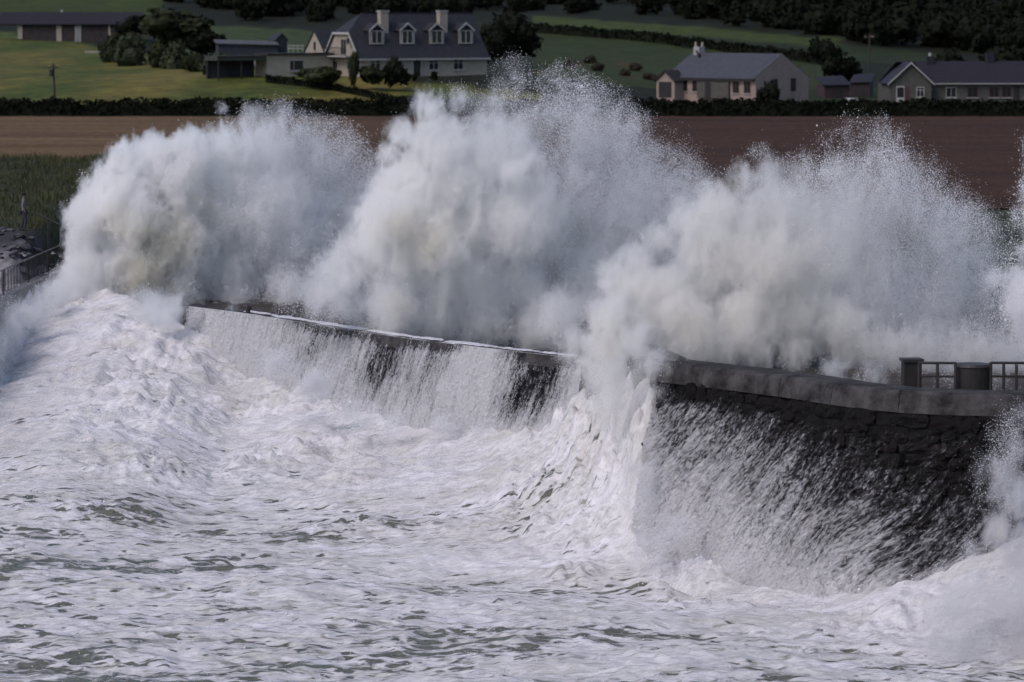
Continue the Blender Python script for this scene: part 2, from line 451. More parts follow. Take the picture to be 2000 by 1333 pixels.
def foammat(name, use_gap=True):
    m = bpy.data.materials.new(name); m.use_nodes = True; t = m.node_tree; L = t.links.new
    b = t.nodes['Principled BSDF']
    geo = t.nodes.new('ShaderNodeNewGeometry'); mp = t.nodes.new('ShaderNodeMapping'); mp.inputs['Scale'].default_value = (.42, 1.0, .3)
    L(geo.outputs['Position'], mp.inputs[0])
    at = t.nodes.new('ShaderNodeAttribute'); at.attribute_name = 'gap'
    n1 = t.nodes.new('ShaderNodeTexNoise'); n1.inputs['Scale'].default_value = .85; n1.inputs['Detail'].default_value = 9; n1.inputs['Roughness'].default_value = .66; n1.inputs['Distortion'].default_value = .9
    L(mp.outputs[0], n1.inputs['Vector'])
    vo = t.nodes.new('ShaderNodeTexVoronoi'); vo.feature = 'DISTANCE_TO_EDGE'; vo.inputs['Scale'].default_value = 2.2
    nd = t.nodes.new('ShaderNodeTexNoise'); nd.inputs['Scale'].default_value = 2.0; nd.inputs['Detail'].default_value = 4
    L(mp.outputs[0], nd.inputs['Vector'])
    va = t.nodes.new('ShaderNodeVectorMath'); va.operation = 'MULTIPLY_ADD'; va.inputs[1].default_value = (.8, .8, .8)
    L(nd.outputs['Color'], va.inputs[0]); L(mp.outputs[0], va.inputs[2]); L(va.outputs[0], vo.inputs['Vector'])
    # lacy strings of foam inside the gaps
    m1 = t.nodes.new('ShaderNodeMath'); m1.operation = 'MULTIPLY_ADD'; m1.inputs[1].default_value = .26; L(at.outputs['Fac'], m1.inputs[0]); L(n1.outputs[0], m1.inputs[2])
    m2 = t.nodes.new('ShaderNodeMath'); m2.operation = 'MULTIPLY_ADD'; m2.inputs[1].default_value = .46; L(vo.outputs[0], m2.inputs[0]); L(m1.outputs[0], m2.inputs[2])
    mr = t.nodes.new('ShaderNodeMapRange'); mr.interpolation_type = 'SMOOTHSTEP'
    mr.inputs[1].default_value = .635; mr.inputs[2].default_value = .70; mr.inputs[3].default_value = 0; mr.inputs[4].default_value = 1
    L(m2.outputs[0], mr.inputs[0])
    mps = t.nodes.new('ShaderNodeMapping'); mps.inputs['Scale'].default_value = (.22, .8, .3); mps.inputs['Rotation'].default_value = (0, 0, .12); L(geo.outputs['Position'], mps.inputs[0])
    ns = t.nodes.new('ShaderNodeTexNoise'); ns.inputs['Scale'].default_value = 3.4; ns.inputs['Detail'].default_value = 8; ns.inputs['Roughness'].default_value = .62; ns.inputs['Distortion'].default_value = 1.2
    L(mps.outputs[0], ns.inputs['Vector'])
    ms = t.nodes.new('ShaderNodeMath'); ms.operation = 'MULTIPLY_ADD'; ms.inputs[1].default_value = .10; L(at.outputs['Fac'], ms.inputs[0]); L(ns.outputs[0], ms.inputs[2])
    rs = t.nodes.new('ShaderNodeMapRange'); rs.interpolation_type = 'SMOOTHSTEP'; rs.inputs[1].default_value = .53; rs.inputs[2].default_value = .64; rs.inputs[3].default_value = 0; rs.inputs[4].default_value = .62
    L(ms.outputs[0], rs.inputs[0])
    mm = t.nodes.new('ShaderNodeMath'); mm.operation = 'MAXIMUM'; L(mr.outputs[0], mm.inputs[0]); L(rs.outputs[0], mm.inputs[1])
    n2 = t.nodes.new('ShaderNodeTexNoise'); n2.inputs['Scale'].default_value = .5; n2.inputs['Detail'].default_value = 8; n2.inputs['Roughness'].default_value = .7
    L(mp.outputs[0], n2.inputs['Vector'])
    cr = t.nodes.new('ShaderNodeValToRGB'); cr.color_ramp.elements[0].position = .38; cr.color_ramp.elements[1].position = .62
    cr.color_ramp.elements[0].color = (.83, .81, .845, 1); cr.color_ramp.elements[1].color = (.68, .66, .64, 1)
    L(n2.outputs[0], cr.inputs[0])
    mx = t.nodes.new('ShaderNodeMixRGB'); L(mm.outputs[0], mx.inputs[0]); L(cr.outputs[0], mx.inputs[1]); mx.inputs[2].default_value = (.15, .155, .12, 1)
    n5 = t.nodes.new('ShaderNodeTexNoise'); n5.inputs['Scale'].default_value = 4.2; n5.inputs['Detail'].default_value = 9; n5.inputs['Roughness'].default_value = .75; n5.inputs['Distortion'].default_value = .6
    L(mp.outputs[0], n5.inputs['Vector'])
    r5 = t.nodes.new('ShaderNodeMapRange'); r5.inputs[1].default_value = .42; r5.inputs[2].default_value = .62; r5.inputs[3].default_value = 1.0; r5.inputs[4].default_value = .70  # shadow in the small foam holes, painted as fine dark mottling
    L(n5.outputs[0], r5.inputs[0])
    sc5 = t.nodes.new('ShaderNodeVectorMath'); sc5.operation = 'SCALE'; L(mx.outputs[0], sc5.inputs[0]); L(r5.outputs[0], sc5.inputs['Scale'])
    L(sc5.outputs[0], b.inputs['Base Color'])
    rr = t.nodes.new('ShaderNodeMapRange'); rr.inputs[3].default_value = .75; rr.inputs[4].default_value = .22; L(mr.outputs[0], rr.inputs[0]); L(rr.outputs[0], b.inputs['Roughness'])
    b.inputs['Specular IOR Level'].default_value = .35
    nb = t.nodes.new('ShaderNodeTexNoise'); nb.inputs['Scale'].default_value = 3.2; nb.inputs['Detail'].default_value = 8; nb.inputs['Roughness'].default_value = .68
    L(mp.outputs[0], nb.inputs['Vector'])
    mb = t.nodes.new('ShaderNodeMath'); mb.operation = 'MULTIPLY_ADD'; mb.inputs[1].default_value = -.5; L(mr.outputs[0], mb.inputs[0]); L(nb.outputs[0], mb.inputs[2])
    bp = t.nodes.new('ShaderNodeBump'); bp.inputs['Strength'].default_value = .9; bp.inputs['Distance'].default_value = .22
    L(mb.outputs[0], bp.inputs['Height']); L(bp.outputs[0], b.inputs['Normal'])
    return m
me = npmesh('sea', np.stack([X_, Y_, Z_], -1).reshape(-1, 3), Q, foammat('foaming_sea'), True, {'gap': ('FLOAT', gap)})
tag(link('sea', me), kind='structure')
# sea bed sheet that carries the water on sideways and behind the camera
mb_ = MB(); mb_.solid([(-2500, -600, -1.2), (2500, -600, -1.2), (2500, 160, -1.2), (-2500, 160, -1.2)], [(0, 1, 2, 3)])
tag(mb_.build('open_water', mat('grey_green_water', (.12, .13, .11), (.45, .45, .45), .25, .4, .6, 1.)), kind='structure')

# ---------------------------------------------------------------- sea walls
def stone_mesh(seed, d):
    """rough squared rubble: a 4 x 4 bulging front and four sides"""
    r = random.Random(seed); m_ = MB(); n = 4
    def P_(i, j):
        u, v = i / (n - 1) - .5, j / (n - 1) - .5
        k = 1 - .16 * max(abs(u), abs(v)) * 2 * (min(abs(u), abs(v)) * 2) ** 1.5
        edge = max(abs(u), abs(v)) > .49
        return (u * k + r.uniform(-.05, .05), -(d * (.72 if edge else 1.0) + r.uniform(-.35, .35) * d), v * k + r.uniform(-.05, .05))
    pts = [P_(i, j) for j in range(n) for i in range(n)]
    f = [(j * n + i, j * n + i + 1, j * n + n + i + 1, j * n + n + i) for j in range(n - 1) for i in range(n - 1)]
    rim = [0, 1, 2, 3, 7, 11, 15, 14, 13, 12, 8, 4]
    for q in rim: pts.append((pts[q][0] * 1.03, 0, pts[q][2] * 1.03))
    for q in range(12):
        a_, b_ = rim[q], rim[(q + 1) % 12]; f.append((b_, a_, 16 + q, 16 + (q + 1) % 12))
    m = m_.solid(pts, f).mesh('stone', None, False)
    return m
_sm = []
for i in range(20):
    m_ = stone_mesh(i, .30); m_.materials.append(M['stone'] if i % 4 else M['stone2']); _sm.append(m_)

def wall_section(root, pts, ztop, batter, zbase, cop_h, cop_w, stw, sth, joints, cop_mat, seed, maxst=300, thick=1.1):
    """pts: plan polyline of the seaward face at the top (x, y); front is towards the camera"""
    r = random.Random(seed)
    o = root.location
    P2 = [Vector((a, b, 0)) for a, b in pts]
    segs = []; L0 = 0
    for a, b in zip(P2[:-1], P2[1:]):
        d = (b - a); l = d.length; d.normalize(); n = Vector((d.y, -d.x, 0))
        if n.y > 0: n = -n
        segs.append((a, d, n, l, L0)); L0 += l
    def at(s, z, out=0):
        for i_, (a, d, n, l, s0) in enumerate(segs):
            if s <= s0 + l or i_ == len(segs) - 1: break
        t_ = min(max((s - s0) / l, 0), 1)
        if t_ < .5 and i_ > 0: n = (n * (.5 + t_) + segs[i_ - 1][2] * (.5 - t_)).normalized()
        elif t_ > .5 and i_ < len(segs) - 1: n = (n * (1.5 - t_) + segs[i_ + 1][2] * (t_ - .5)).normalized()
        p = a + d * (s - s0) + n * (out + batter * (ztop - z))
        return Vector((p.x, p.y, z)) - o, d, n
    zc = ztop - cop_h
    core = MB()
    for a, d, n, l, s0 in segs:
        for_s = (s0, s0 + l)
        f0, f1 = [at(s + e_, zc, -.05)[0] for s, e_ in zip(for_s, (1e-4, -1e-4))]
        g0, g1 = [at(s + e_, zbase, -.05)[0] for s, e_ in zip(for_s, (1e-4, -1e-4))]
        b0, b1 = [v - at(s_ + e_, zc)[2] * thick for v, s_, e_ in ((f0, s0, 1e-4), (f1, s0 + l, -1e-4))]
        c0, c1 = [Vector((b_.x, b_.y, zbase - o.z)) for b_ in (b0, b1)]
        core.solid([g0, g1, f1, f0, c0, c1, b1, b0], [(0, 1, 2, 3), (5, 4, 7, 6), (3, 2, 6, 7), (4, 0, 3, 7), (1, 5, 6, 2)])
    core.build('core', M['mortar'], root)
    # rough stones
    n_st = 0; z = zc - .02; rest = MB()
    row = 0
    while z > zbase + .1:
        hh = sth * r.uniform(.8, 1.25); s = -r.uniform(0, stw)
        while s < L0:
            ww = stw * r.uniform(.6, 1.45); sc = s + ww / 2
            if .05 < sc < L0 - .05:
                p, d, n = at(sc, z - hh / 2 + r.uniform(-.07, .07), -.10)
                if n_st < maxst:
                    so = link('stone', r.choice(_sm), root, p); n_st += 1
                    so.rotation_euler = (batter * .9 * -1, r.uniform(-.13, .13), math.atan2(d.y, d.x) + r.uniform(-.08, .08)); so.scale = (ww * 1.12, r.uniform(.4, 1.3) * .75, hh * r.uniform(1.0, 1.3))
            s += ww
        z -= hh; row += 1
    # coping blocks
    for j0, j1 in zip(joints[:-1], joints[1:]):
        nst = max(1, int((j1 - j0) / .9)); mbk = MB(); rows = []
        for k in range(nst + 1):
            s = j0 + .012 + (j1 - j0 - .024) * k / nst
            jf = .03 * pn(s * .9, seed, 5)
            a_, d, n = at(min(max(s, 1e-3), L0 - 1e-3), zc)
            f_lo = a_ + n * (.06 + jf); f_hi = at(min(max(s, 1e-3), L0 - 1e-3), ztop - .09)[0] + n * (.05 + jf * 1.3)
            t_f = f_hi + Vector((0, 0, .09)) - n * .10; t_b = t_f - n * (cop_w - .2); b_hi = t_b - n * .08 - Vector((0, 0, .07)); b_lo = Vector((b_hi.x, b_hi.y, f_lo.z - .05))
            tj = Vector((0, 0, .02 * float(pn(s * 1.7, seed + 3, 2))))
            rows.append([f_lo, f_hi + tj, t_f + tj, t_b + tj, b_hi, b_lo])
        base = len(mbk.v)
        for rw in rows: mbk.v += [tuple(v) for v in rw]
        for k in range(nst):
            for q in range(6):
                a0 = base + k * 6 + q; a1 = base + k * 6 + (q + 1) % 6
                mbk.f.append((a0, a1, a1 + 6, a0 + 6))
        mbk.f.append(tuple(base + q for q in range(6))[::-1]); mbk.f.append(tuple(base + nst * 6 + q for q in range(6)))
        mbk.build('coping_block', cop_mat, root)
    return at, L0, n_st

def pl(x, D): return ((x - 1000) * D / F, D)
far_pts = [pl(360, 190.5), pl(480, 186), pl(640, 178.5), pl(800, 172), pl(960, 167), pl(1150, 162)]
near_pts = [(5.35, 145.4), pl(1420, 142.6), pl(1535, 139.9), pl(1620, 137.5), pl(1690, 135.8), pl(1760, 134.6), pl(1850, 133.8), pl(1940, 133.4), (21.5, 133.2)]
fw = empty('sea_wall', (0, 172, 0), label='long stepped-back sea wall half buried under white cascades, middle of the shore', cat='sea wall')
Lf = sum((Vector(b) - Vector(a)).length for a, b in zip(far_pts[:-1], far_pts[1:]))
at_far, Lf, _ = wall_section(fw, far_pts, 6.0, .12, .6, .5, 1.0, 1.05, .62, list(np.linspace(0, Lf, 9)), M['coping'], 11, 290)
fw['label'] = 'long low sea wall half buried under white cascades behind the surf'
nw = empty('sea_wall', (12, 138, 0), label='tall dark stone sea wall with pale coping and an iron railing behind it', cat='sea wall')
jn = [0, 2.35, 5.35 + 1.35, 9.9, 13.2]
at_near, Ln, _ = wall_section(nw, near_pts, 7.35, .17, -.9, .72, 1.5, .78, .46, jn + [18.], M['coping'], 12, 298, 1.6)
# left return of the near wall
rt = MB()
rt.solid([(5.33, 145.45, -1), (5.33, 145.45, 6.6), (2.62, 162.5, 6.6), (2.62, 162.5, -1), (6.6, 146.6, -1), (6.6, 146.6, 6.6), (4.0, 163, 6.6), (4.0, 163, -1)],
         [(0, 1, 2, 3), (4, 7, 6, 5), (1, 5, 6, 2), (0, 4, 5, 1), (3, 2, 6, 7)])
ro = rt.build('return_wall', M['mortar'], nw); ro.location = -nw.location
rc = MB()
rc.solid([(5.3, 145.6, 6.62), (5.3, 145.6, 7.3), (2.6, 162.5, 7.3), (2.6, 162.5, 6.62), (6.5, 146.2, 6.62), (6.5, 146.2, 7.3), (3.8, 163, 7.3), (3.8, 163, 6.62)],
         [(0, 1, 2, 3), (4, 7, 6, 5), (1, 5, 6, 2), (0, 4, 5, 1), (3, 2, 6, 7)])
ro = rc.build('coping_block', M['coping'], nw); ro.location = -nw.location

# water running down the walls: strands of real geometry standing proud of the stones
def cascade(name, label, at, s0, s1, ztop, zfun, cov, cell, slant, mt, seed, proud=.16):
    ns = int((s1 - s0) / cell); sv = np.linspace(s0 + .01, s1 - .01, ns)
    zb = min(zfun(s) for s in sv); nz = int((ztop - zb) / cell)
    base = np.array([[*at(s, ztop)[0], *at(s, ztop)[2]] for s in sv])          # x y z nx ny nz
    low = np.array([[*at(s, zb)[0]] for s in sv])
    v = np.linspace(0, 1, nz)[:, None]
    A = base[None, :, :3] * (1 - v[..., None]) + low[None] * v[..., None]
    N = base[None, :, 3:6] + 0 * A
    Sg = np.broadcast_to(sv[None, :], A.shape[:2]); depth = (ztop - zb) * v + 0 * Sg
    q = Sg + slant * depth * (1 + .15 * pn(Sg / 3, depth / 3, seed))
    q = q + .05 * pn(q / .4, depth / .3, seed + 30)
    st = .50 * fbm(q / .8, depth / 2.2, 3, seed + 9) + .45 * fbm(q / .22, depth / 1.0, 3, seed)
    vv = depth / (ztop - np.array([zfun(s) for s in sv])[None, :])
    uu = (Sg - s0) / (s1 - s0)
    c = cov(uu, np.clip(vv, 0, 1.2), Sg, depth)
    f = st + (c - .5) * 2.1                                                     # >0 : water here
    out = proud * (.25 + .8 * np.clip(f, 0, 1.3)) * (.5 + .8 * np.clip(depth / 2, 0, 1)) + .10 * np.abs(pn(q / .12, depth / .5, seed + 2)) + .06 * np.abs(pn(q / .07, depth / .18, seed + 3)) + .15
    W = A + N * out[..., None]
    keep = f > -9
    kq = keep[:-1, :-1] | keep[1:, 1:]
    idx = np.arange(W.shape[0] * W.shape[1]).reshape(W.shape[:2])
    Q = np.stack([idx[:-1, :-1], idx[1:, :-1], idx[1:, 1:], idx[:-1, 1:]], -1)[kq]
    used = np.unique(Q); mp = np.zeros(idx.size, int); mp[used] = np.arange(len(used))
    me = npmesh(name, W.reshape(-1, 3)[used], mp[Q], mt, True, {'fill': ('FLOAT', f.ravel()[used]), 'across': ('FLOAT', q.ravel()[used]), 'down': ('FLOAT', depth.ravel()[used])})
    return me
def filmmat(name, c1, c2, fx=11.0, fy=2.0, soft=.30):
    """broken film of aerated water: streaks are opaque, the wet wall shows between them"""
    m = bpy.data.materials.new(name); m.use_nodes = True; t = m.node_tree; L = t.links.new; b = t.nodes['Principled BSDF']
    A = {}
    for k in ('fill', 'across', 'down'):
        A[k] = t.nodes.new('ShaderNodeAttribute'); A[k].attribute_name = k
    cb = t.nodes.new('ShaderNodeCombineXYZ'); L(A['across'].outputs['Fac'], cb.inputs[0]); L(A['down'].outputs['Fac'], cb.inputs[1])
    def noise(sx, sy, det, rg, dist=0.):
        mp = t.nodes.new('ShaderNodeMapping'); mp.inputs['Scale'].default_value = (sx, sy, 1); L(cb.outputs[0], mp.inputs[0])
        n = t.nodes.new('ShaderNodeTexNoise'); n.inputs['Scale'].default_value = 1; n.inputs['Detail'].default_value = det; n.inputs['Roughness'].default_value = rg; n.inputs['Distortion'].default_value = dist
        L(mp.outputs[0], n.inputs['Vector']); return n.outputs[0]
    na = noise(fx, fy, 6, .72, .5); nb = noise(fx * .35, fy * .22, 4, .6); nc = noise(fx * 1.6, fx * .9, 4, .7, .6)
    def mad(a, k, c):
        m_ = t.nodes.new('ShaderNodeMath'); m_.operation = 'MULTIPLY_ADD'; L(a, m_.inputs[0]); m_.inputs[1].default_value = k
        if hasattr(c, 'is_linked'): L(c, m_.inputs[2])
        else: m_.inputs[2].default_value = c
        return m_.outputs[0]
    v = mad(na, 2.6, mad(nb, 1.2, mad(nc, 3.4, mad(A['fill'].outputs['Fac'], 1.0, -3.6))))
    mr = t.nodes.new('ShaderNodeMapRange'); mr.interpolation_type = 'SMOOTHSTEP'; mr.inputs[1].default_value = -soft; mr.inputs[2].default_value = soft * 1.6
    L(v, mr.inputs[0])
    cr = t.nodes.new('ShaderNodeMixRGB'); cr.inputs[1].default_value = (*c1, 1); cr.inputs[2].default_value = (*c2, 1)
    m2 = t.nodes.new('ShaderNodeMapRange'); m2.inputs[1].default_value = 0; m2.inputs[2].default_value = 1.5; L(v, m2.inputs[0]); L(m2.outputs[0], cr.inputs[0])
    L(cr.outputs[0], b.inputs['Base Color']); b.inputs['Roughness'].default_value = .55; b.inputs['Specular IOR Level'].default_value = .3
    L(mr.outputs[0], b.inputs['Alpha'])
    bp = t.nodes.new('ShaderNodeBump'); bp.inputs['Strength'].default_value = .9; bp.inputs['Distance'].default_value = .06; L(v, bp.inputs['Height']); L(bp.outputs[0], b.inputs['Normal'])
    return m
film_near = filmmat('torn_white_water', (.20, .20, .215), (.70, .69, .71), 6.5, 4.2, .55)
film_far = filmmat('falling_film', (.24, .24, .26), (.72, .72, .74), 9., .9, .4)
wfn = mat('torn_white_water', (.26, .26, .275), (.46, .46, .475), 3.0, .6, 1.0, 12, spec=.35)
wfm = mat('falling_white_water', (.52, .52, .545), (.70, .70, .72), 2.2, .55, .9, 9, spec=.4)
def cov_near(u, v, s, d):
    c = 1.25 * v - .98 * u + .52
    c = c + .30 * sst(.25, 0, np.abs(u - .30 + .22 * v)) * sst(.05, .3, v) * (1 - sst(.3, .6, v)) * .4
    c = c + .35 * sst(.78, 1.0, u) * sst(.15, .5, v)
    c = c + .22 * sst(.72, 1.0, v)
    return np.clip(c, .22, 1.35) - .40 * (1 - sst(.01, .12, v))
me = cascade('falling_water', '', at_near, 0, Ln - .1, 6.6, lambda s: -.4 + 0 * s, cov_near, .05, .78, film_near, 41, .12)
o = link('falling_water', me, None, nw.location.copy()); tag(o, 'torn veil of white water running down the dark near wall', 'water', kind='stuff')
def cov_far(u, v, s, d):
    xi = 360 + u * 790
    c = 1.12 + .5 * v - 1.2 * sst(.035, 0, u) - .15 * sst(500, 640, xi)
    hole = lambda a, b, k: k * np.exp(-((xi + 55 * v - a) / b) ** 2)
    c = c - hole(835, 40, .55) * (1 - sst(.35, .9, v)) - hole(1085, 38, .6) * (1 - sst(.4, .95, v)) - hole(700, 60, .28) * (1 - v) - hole(925, 30, .35) * (1 - v) - hole(1120, 30, .3) * (1 - v)
    c = c + hole(995, 34, .5) + hole(420, 60, .0)
    top = (1 - sst(.02, .14, v)) * .42 * sst(560, 660, xi) * (1 - .9 * np.exp(-((xi - 1000) / 40) ** 2))
    return np.minimum(c, 1.3) - top - .15 * sst(0, 1, v) * np.exp(-((xi - 860) / 120) ** 2)
me = cascade('falling_water', '', at_far, 0, Lf, 6.02, lambda s: 1.6 + 0 * s, cov_far, .06, .30, film_far, 57, .12)
o = link('falling_water', me, None, fw.location.copy()); tag(o, 'white waterfalls spilling over the long low sea wall', 'water', kind='stuff')
# foam lying on top of the copings
def foam_strip(at, s0, s1, ztop, w0, w1, th, seed, root):
    n = int((s1 - s0) / .09); m_ = 9; V = []; Q = []
    for i in range(n + 1):
        s = s0 + (s1 - s0) * i / n; p, d, nn = at(s, ztop)
        k = max(0.5, min(1, .8 + .6 * float(pn(s * .8, seed, 3)))) * min(1, i / 6, (n - i) / 6)
        for j in range(m_):
            t = j / (m_ - 1); ww = w0 + (w1 - w0) * t
            hgt = math.sin(math.pi * min(1, t * .98 + .02)) * th * k * (.5 + abs(float(pn(s * 3, t * 3, seed)))) - .035
            V.append(tuple(p - nn * ww + Vector((0, 0, hgt))))
    for i in range(n):
        for j in range(m_ - 1): a = i * m_ + j; Q.append((a, a + 1, a + m_ + 1, a + m_))
    me = npmesh('coping_foam', np.array(V), np.array(Q), wfm, True)
    return link('coping_foam', me, None, root.location.copy())
tag(foam_strip(at_far, 4.5, Lf, 6.0, -.02, .95, .10, 3, fw), 'white foam sliding over the top of the long low wall', 'foam', kind='stuff')

# froth flying off the rough water
r_ = np.random.default_rng(77); nfr = 260000
Xf = r_.uniform(-26, 20, nfr); Yf = r_.uniform(116, 206, nfr)
zf, sff, wvf = seaz(Xf, Yf)
pr = np.clip(sff * (.25 + 1.2 * np.clip(fbm(Xf / 2.5, Yf / 2.5, 3, 88), 0, 1)) + .03, 0, 1)
kf = (r_.uniform(0, 1, nfr) < pr) & (Yf < np.interp(Xf, _sx, _sy) + .8) & (np.abs(Xf) < Yf * .135)
Pf = np.stack([Xf, Yf, zf + .02 + np.abs(r_.normal(0, .12, nfr)) + (r_.uniform(0, 1, nfr) < .1) * np.abs(r_.normal(0, .35, nfr))], 1)[kf]
FROTH = (Pf, .010 * np.exp(r_.normal(0, .45, len(Pf))) )
# ---------------------------------------------------------------- plants
def crown_arrays(seed, n, size, lobes=9, core=True, flat=.75, spiky=0.0):
    r = np.random.default_rng(seed)
    cs = r.normal(size=(lobes, 3)); cs /= np.linalg.norm(cs, axis=1)[:, None]
    cs *= r.uniform(.25, .62, (lobes, 1)); cs[:, 2] *= flat
    rad = r.uniform(.30, .52, lobes)
    k = r.integers(0, lobes, n)
    d = r.normal(size=(n, 3)); d /= np.linalg.norm(d, axis=1)[:, None]
    rr = rad[k] * r.uniform(.70, 1.12 + spiky, n)
    p = cs[k] + d * rr[:, None]
    u = r.normal(size=(n, 3)); u /= np.linalg.norm(u, axis=1)[:, None]
    v = np.cross(u, d + .6 * r.normal(size=(n, 3))); v /= np.maximum(np.linalg.norm(v, axis=1)[:, None], 1e-6)
    s = size * r.uniform(.6, 1.4, (n, 1))
    V = np.stack([p - u * s - v * s * .6, p + u * s - v * s * .5, p + u * s * .8 + v * s * .6, p - u * s * .7 + v * s * .7], 1).reshape(-1, 3)
    Q = np.arange(4 * n).reshape(-1, 4)
    if core:
        bm = bmesh.new()
        for c_, q in zip(cs, rad):
            g = bmesh.ops.create_icosphere(bm, subdivisions=2 if n > 500 else 1, radius=q * .80)
            for vv in g['verts']:
                vv.co = vv.co * (1 + .25 * float(pn(vv.co.x * 6 + c_[0] * 9, vv.co.y * 6 + vv.co.z * 5, seed))) + Vector(c_)
        bm.verts.ensure_lookup_table()
        cv = np.array([v_.co for v_ in bm.verts]); cf = np.array([[v_.index for v_ in f.verts] for f in bm.faces]); bm.free()
        cf4 = np.concatenate([cf, cf[:, 2:3]], 1)
    else: cv = np.zeros((0, 3)); cf = np.zeros((0, 3), int)
    return V, Q, cv, cf
def crown_mesh(name, seed, n, size, mt, **k):
    V, Q, cv, cf = crown_arrays(seed, n, size, **k)
    me = bpy.data.meshes.new(name)
    me.from_pydata(np.concatenate([V, cv]).tolist(), [], Q.tolist() + (cf + len(V)).tolist())
    me.materials.append(mt); me.update(); return me
CROWN = {}
for key, mt in (('leaf', 'leaf'), ('dark', 'leafdark'), ('light', 'leaflight'), ('red', 'leafred')):
    CROWN[key] = [crown_mesh('crown', 50 + i + 7 * len(CROWN), 750, .085, M[mt], lobes=8 + i) for i in range(3)]
tm = MB().bar((0, 0, -.3), (0, .02, .5), .06, 7, .045).bar((0, .02, .5), (.05, 0, 1.0), .045, 7, .02)
tm.bar((0, .02, .45), (.22, .05, .85), .025, 5, .01).bar((0, .02, .5), (-.2, -.05, .9), .025, 5, .01)
TRUNK = tm.mesh('trunk', M['bark'])
def plant(name, label, cat, x, y, D, wpx, hpx, key, group=None, trunk=0.25, z=None, i=None):
    """plant whose foot stands on the ground below photo pixel (x, y) at distance D; w, h in photo pixels"""
    X = (x - 1000) * D / F; zg = tz(X, D) if z is None else z
    W = wpx * D / F; Hh = hpx * D / F
    o = empty(name, (X, D, zg), random.uniform(0, 6.28), label, cat, group)
    t = link('trunk', TRUNK, o); t.scale = (Hh * .7, Hh * .7, Hh * .55)
    c = link('crown' if name.endswith('tree') else 'foliage', CROWN[key][random.randrange(3) if i is None else i], o, (0, 0, Hh * (trunk + (1 - trunk) * .5) if trunk else Hh * .36))
    c.scale = (W * .55, W * .55, Hh * (1 - trunk) * (.62 if trunk else .85))
    return o

# ---------------------------------------------------------------- house kit
Z = Vector((0, 0, 1))
def frame(o, x, y, rz):
    """facade frame in the local space of a thing"""
    return (Vector((x, y, 0)), Vector((math.cos(rz), math.sin(rz), 0)), Vector((math.sin(rz), -math.cos(rz), 0)))
def window(par, fr, u, z, w, h, fm, style='mid', name='window', inset=.0, sill=True, fw_=.09):
    m = MB(); a, b = u - w / 2, u + w / 2
    n0, n1 = -.04, .05
    m.bbox(fr, a, a + fw_, z, z + h, n0, n1).bbox(fr, b - fw_, b, z, z + h, n0, n1)
    m.bbox(fr, a + fw_, b - fw_, z, z + fw_, n0, n1).bbox(fr, a + fw_, b - fw_, z + h - fw_, z + h, n0, n1)
    if style in ('mid', 'cross', 'top'): m.bbox(fr, u - fw_ * .35, u + fw_ * .35, z + fw_, z + h - fw_, n0 + .01, n1 - .01)
    if style in ('cross', 'top'): m.bbox(fr, a + fw_, b - fw_, z + h * .66, z + h * .66 + fw_ * .8, n0 + .005, n1 - .005)
    if style == 'side': m.bbox(fr, a + w * .3, a + w * .3 + fw_ * .8, z + fw_, z + h - fw_, n0 + .01, n1 - .01)
    wo = m.build(name, fm, par)
    MB().bbox(fr, a + .02, b - .02, z + .02, z + h - .02, .004, .015).build('pane', M['glass'], wo)
    if sill: MB().bbox(fr, a - .1, b + .1, z - .11, z - .005, -.02, .13).build('sill', M['offwhite'], wo)
    return wo

# ---------------------------------------------------------------- the dormer house
Dh = 500.
hz = H - 152 * Dh / F
hx = (703 - 1000) * Dh / F
th = R(31)
hs = empty('dormer_house', (hx, Dh, hz), th, 'large cream house with four white dormers and two chimneys on a slate roof', 'house')
L, W_, EV, RD = 18.0, 8.6, 2.65, 7.75
mb = MB().box(0, L, 0, W_, -1.5, EV)
prof = [(0, 0, EV), (0, W_, EV), (0, W_ * .5 + (RD - 5.4) / (RD - EV) * W_ * .5, 5.4), (0, W_ * .5 - (RD - 5.4) / (RD - EV) * W_ * .5, 5.4)]
mb.prism(prof, (0, 0, 0), (.25, 0, 0))
mb.prism([(L - .25, 0, EV), (L - .25, W_, EV), (L - .25, W_ / 2, RD - .1)], (0, 0, 0), (.25, 0, 0))
mb.build('wall', M['render'], hs)
ya, yb_ = prof[3][1], prof[2][1]
sl = (RD - EV) / (W_ / 2)
ro = MB()
XR = 2.6
ro.slab([(-.25, -.4, EV - .4 * sl + .12), (L + .25, -.4, EV - .4 * sl + .12), (L + .25, W_ / 2, RD + .12), (XR, W_ / 2, RD + .12), (-.25, ya, 5.4 + .12)], .14)
ro.slab([(L + .25, W_ + .4, EV - .4 * sl + .12), (-.25, W_ + .4, EV - .4 * sl + .12), (-.25, yb_, 5.4 + .12), (XR, W_ / 2, RD + .12), (L + .25, W_ / 2, RD + .12)], .14)
ro.slab([(-.25, yb_, 5.4 + .13), (-.25, ya, 5.4 + .13), (XR, W_ / 2, RD + .13)], .14)
roof = ro.build('roof', M['slate'], hs)
MB().box(XR, L + .2, W_ / 2 - .1, W_ / 2 + .1, RD + .1, RD + .22).build('ridge_tiles', M['darkslate'], roof)
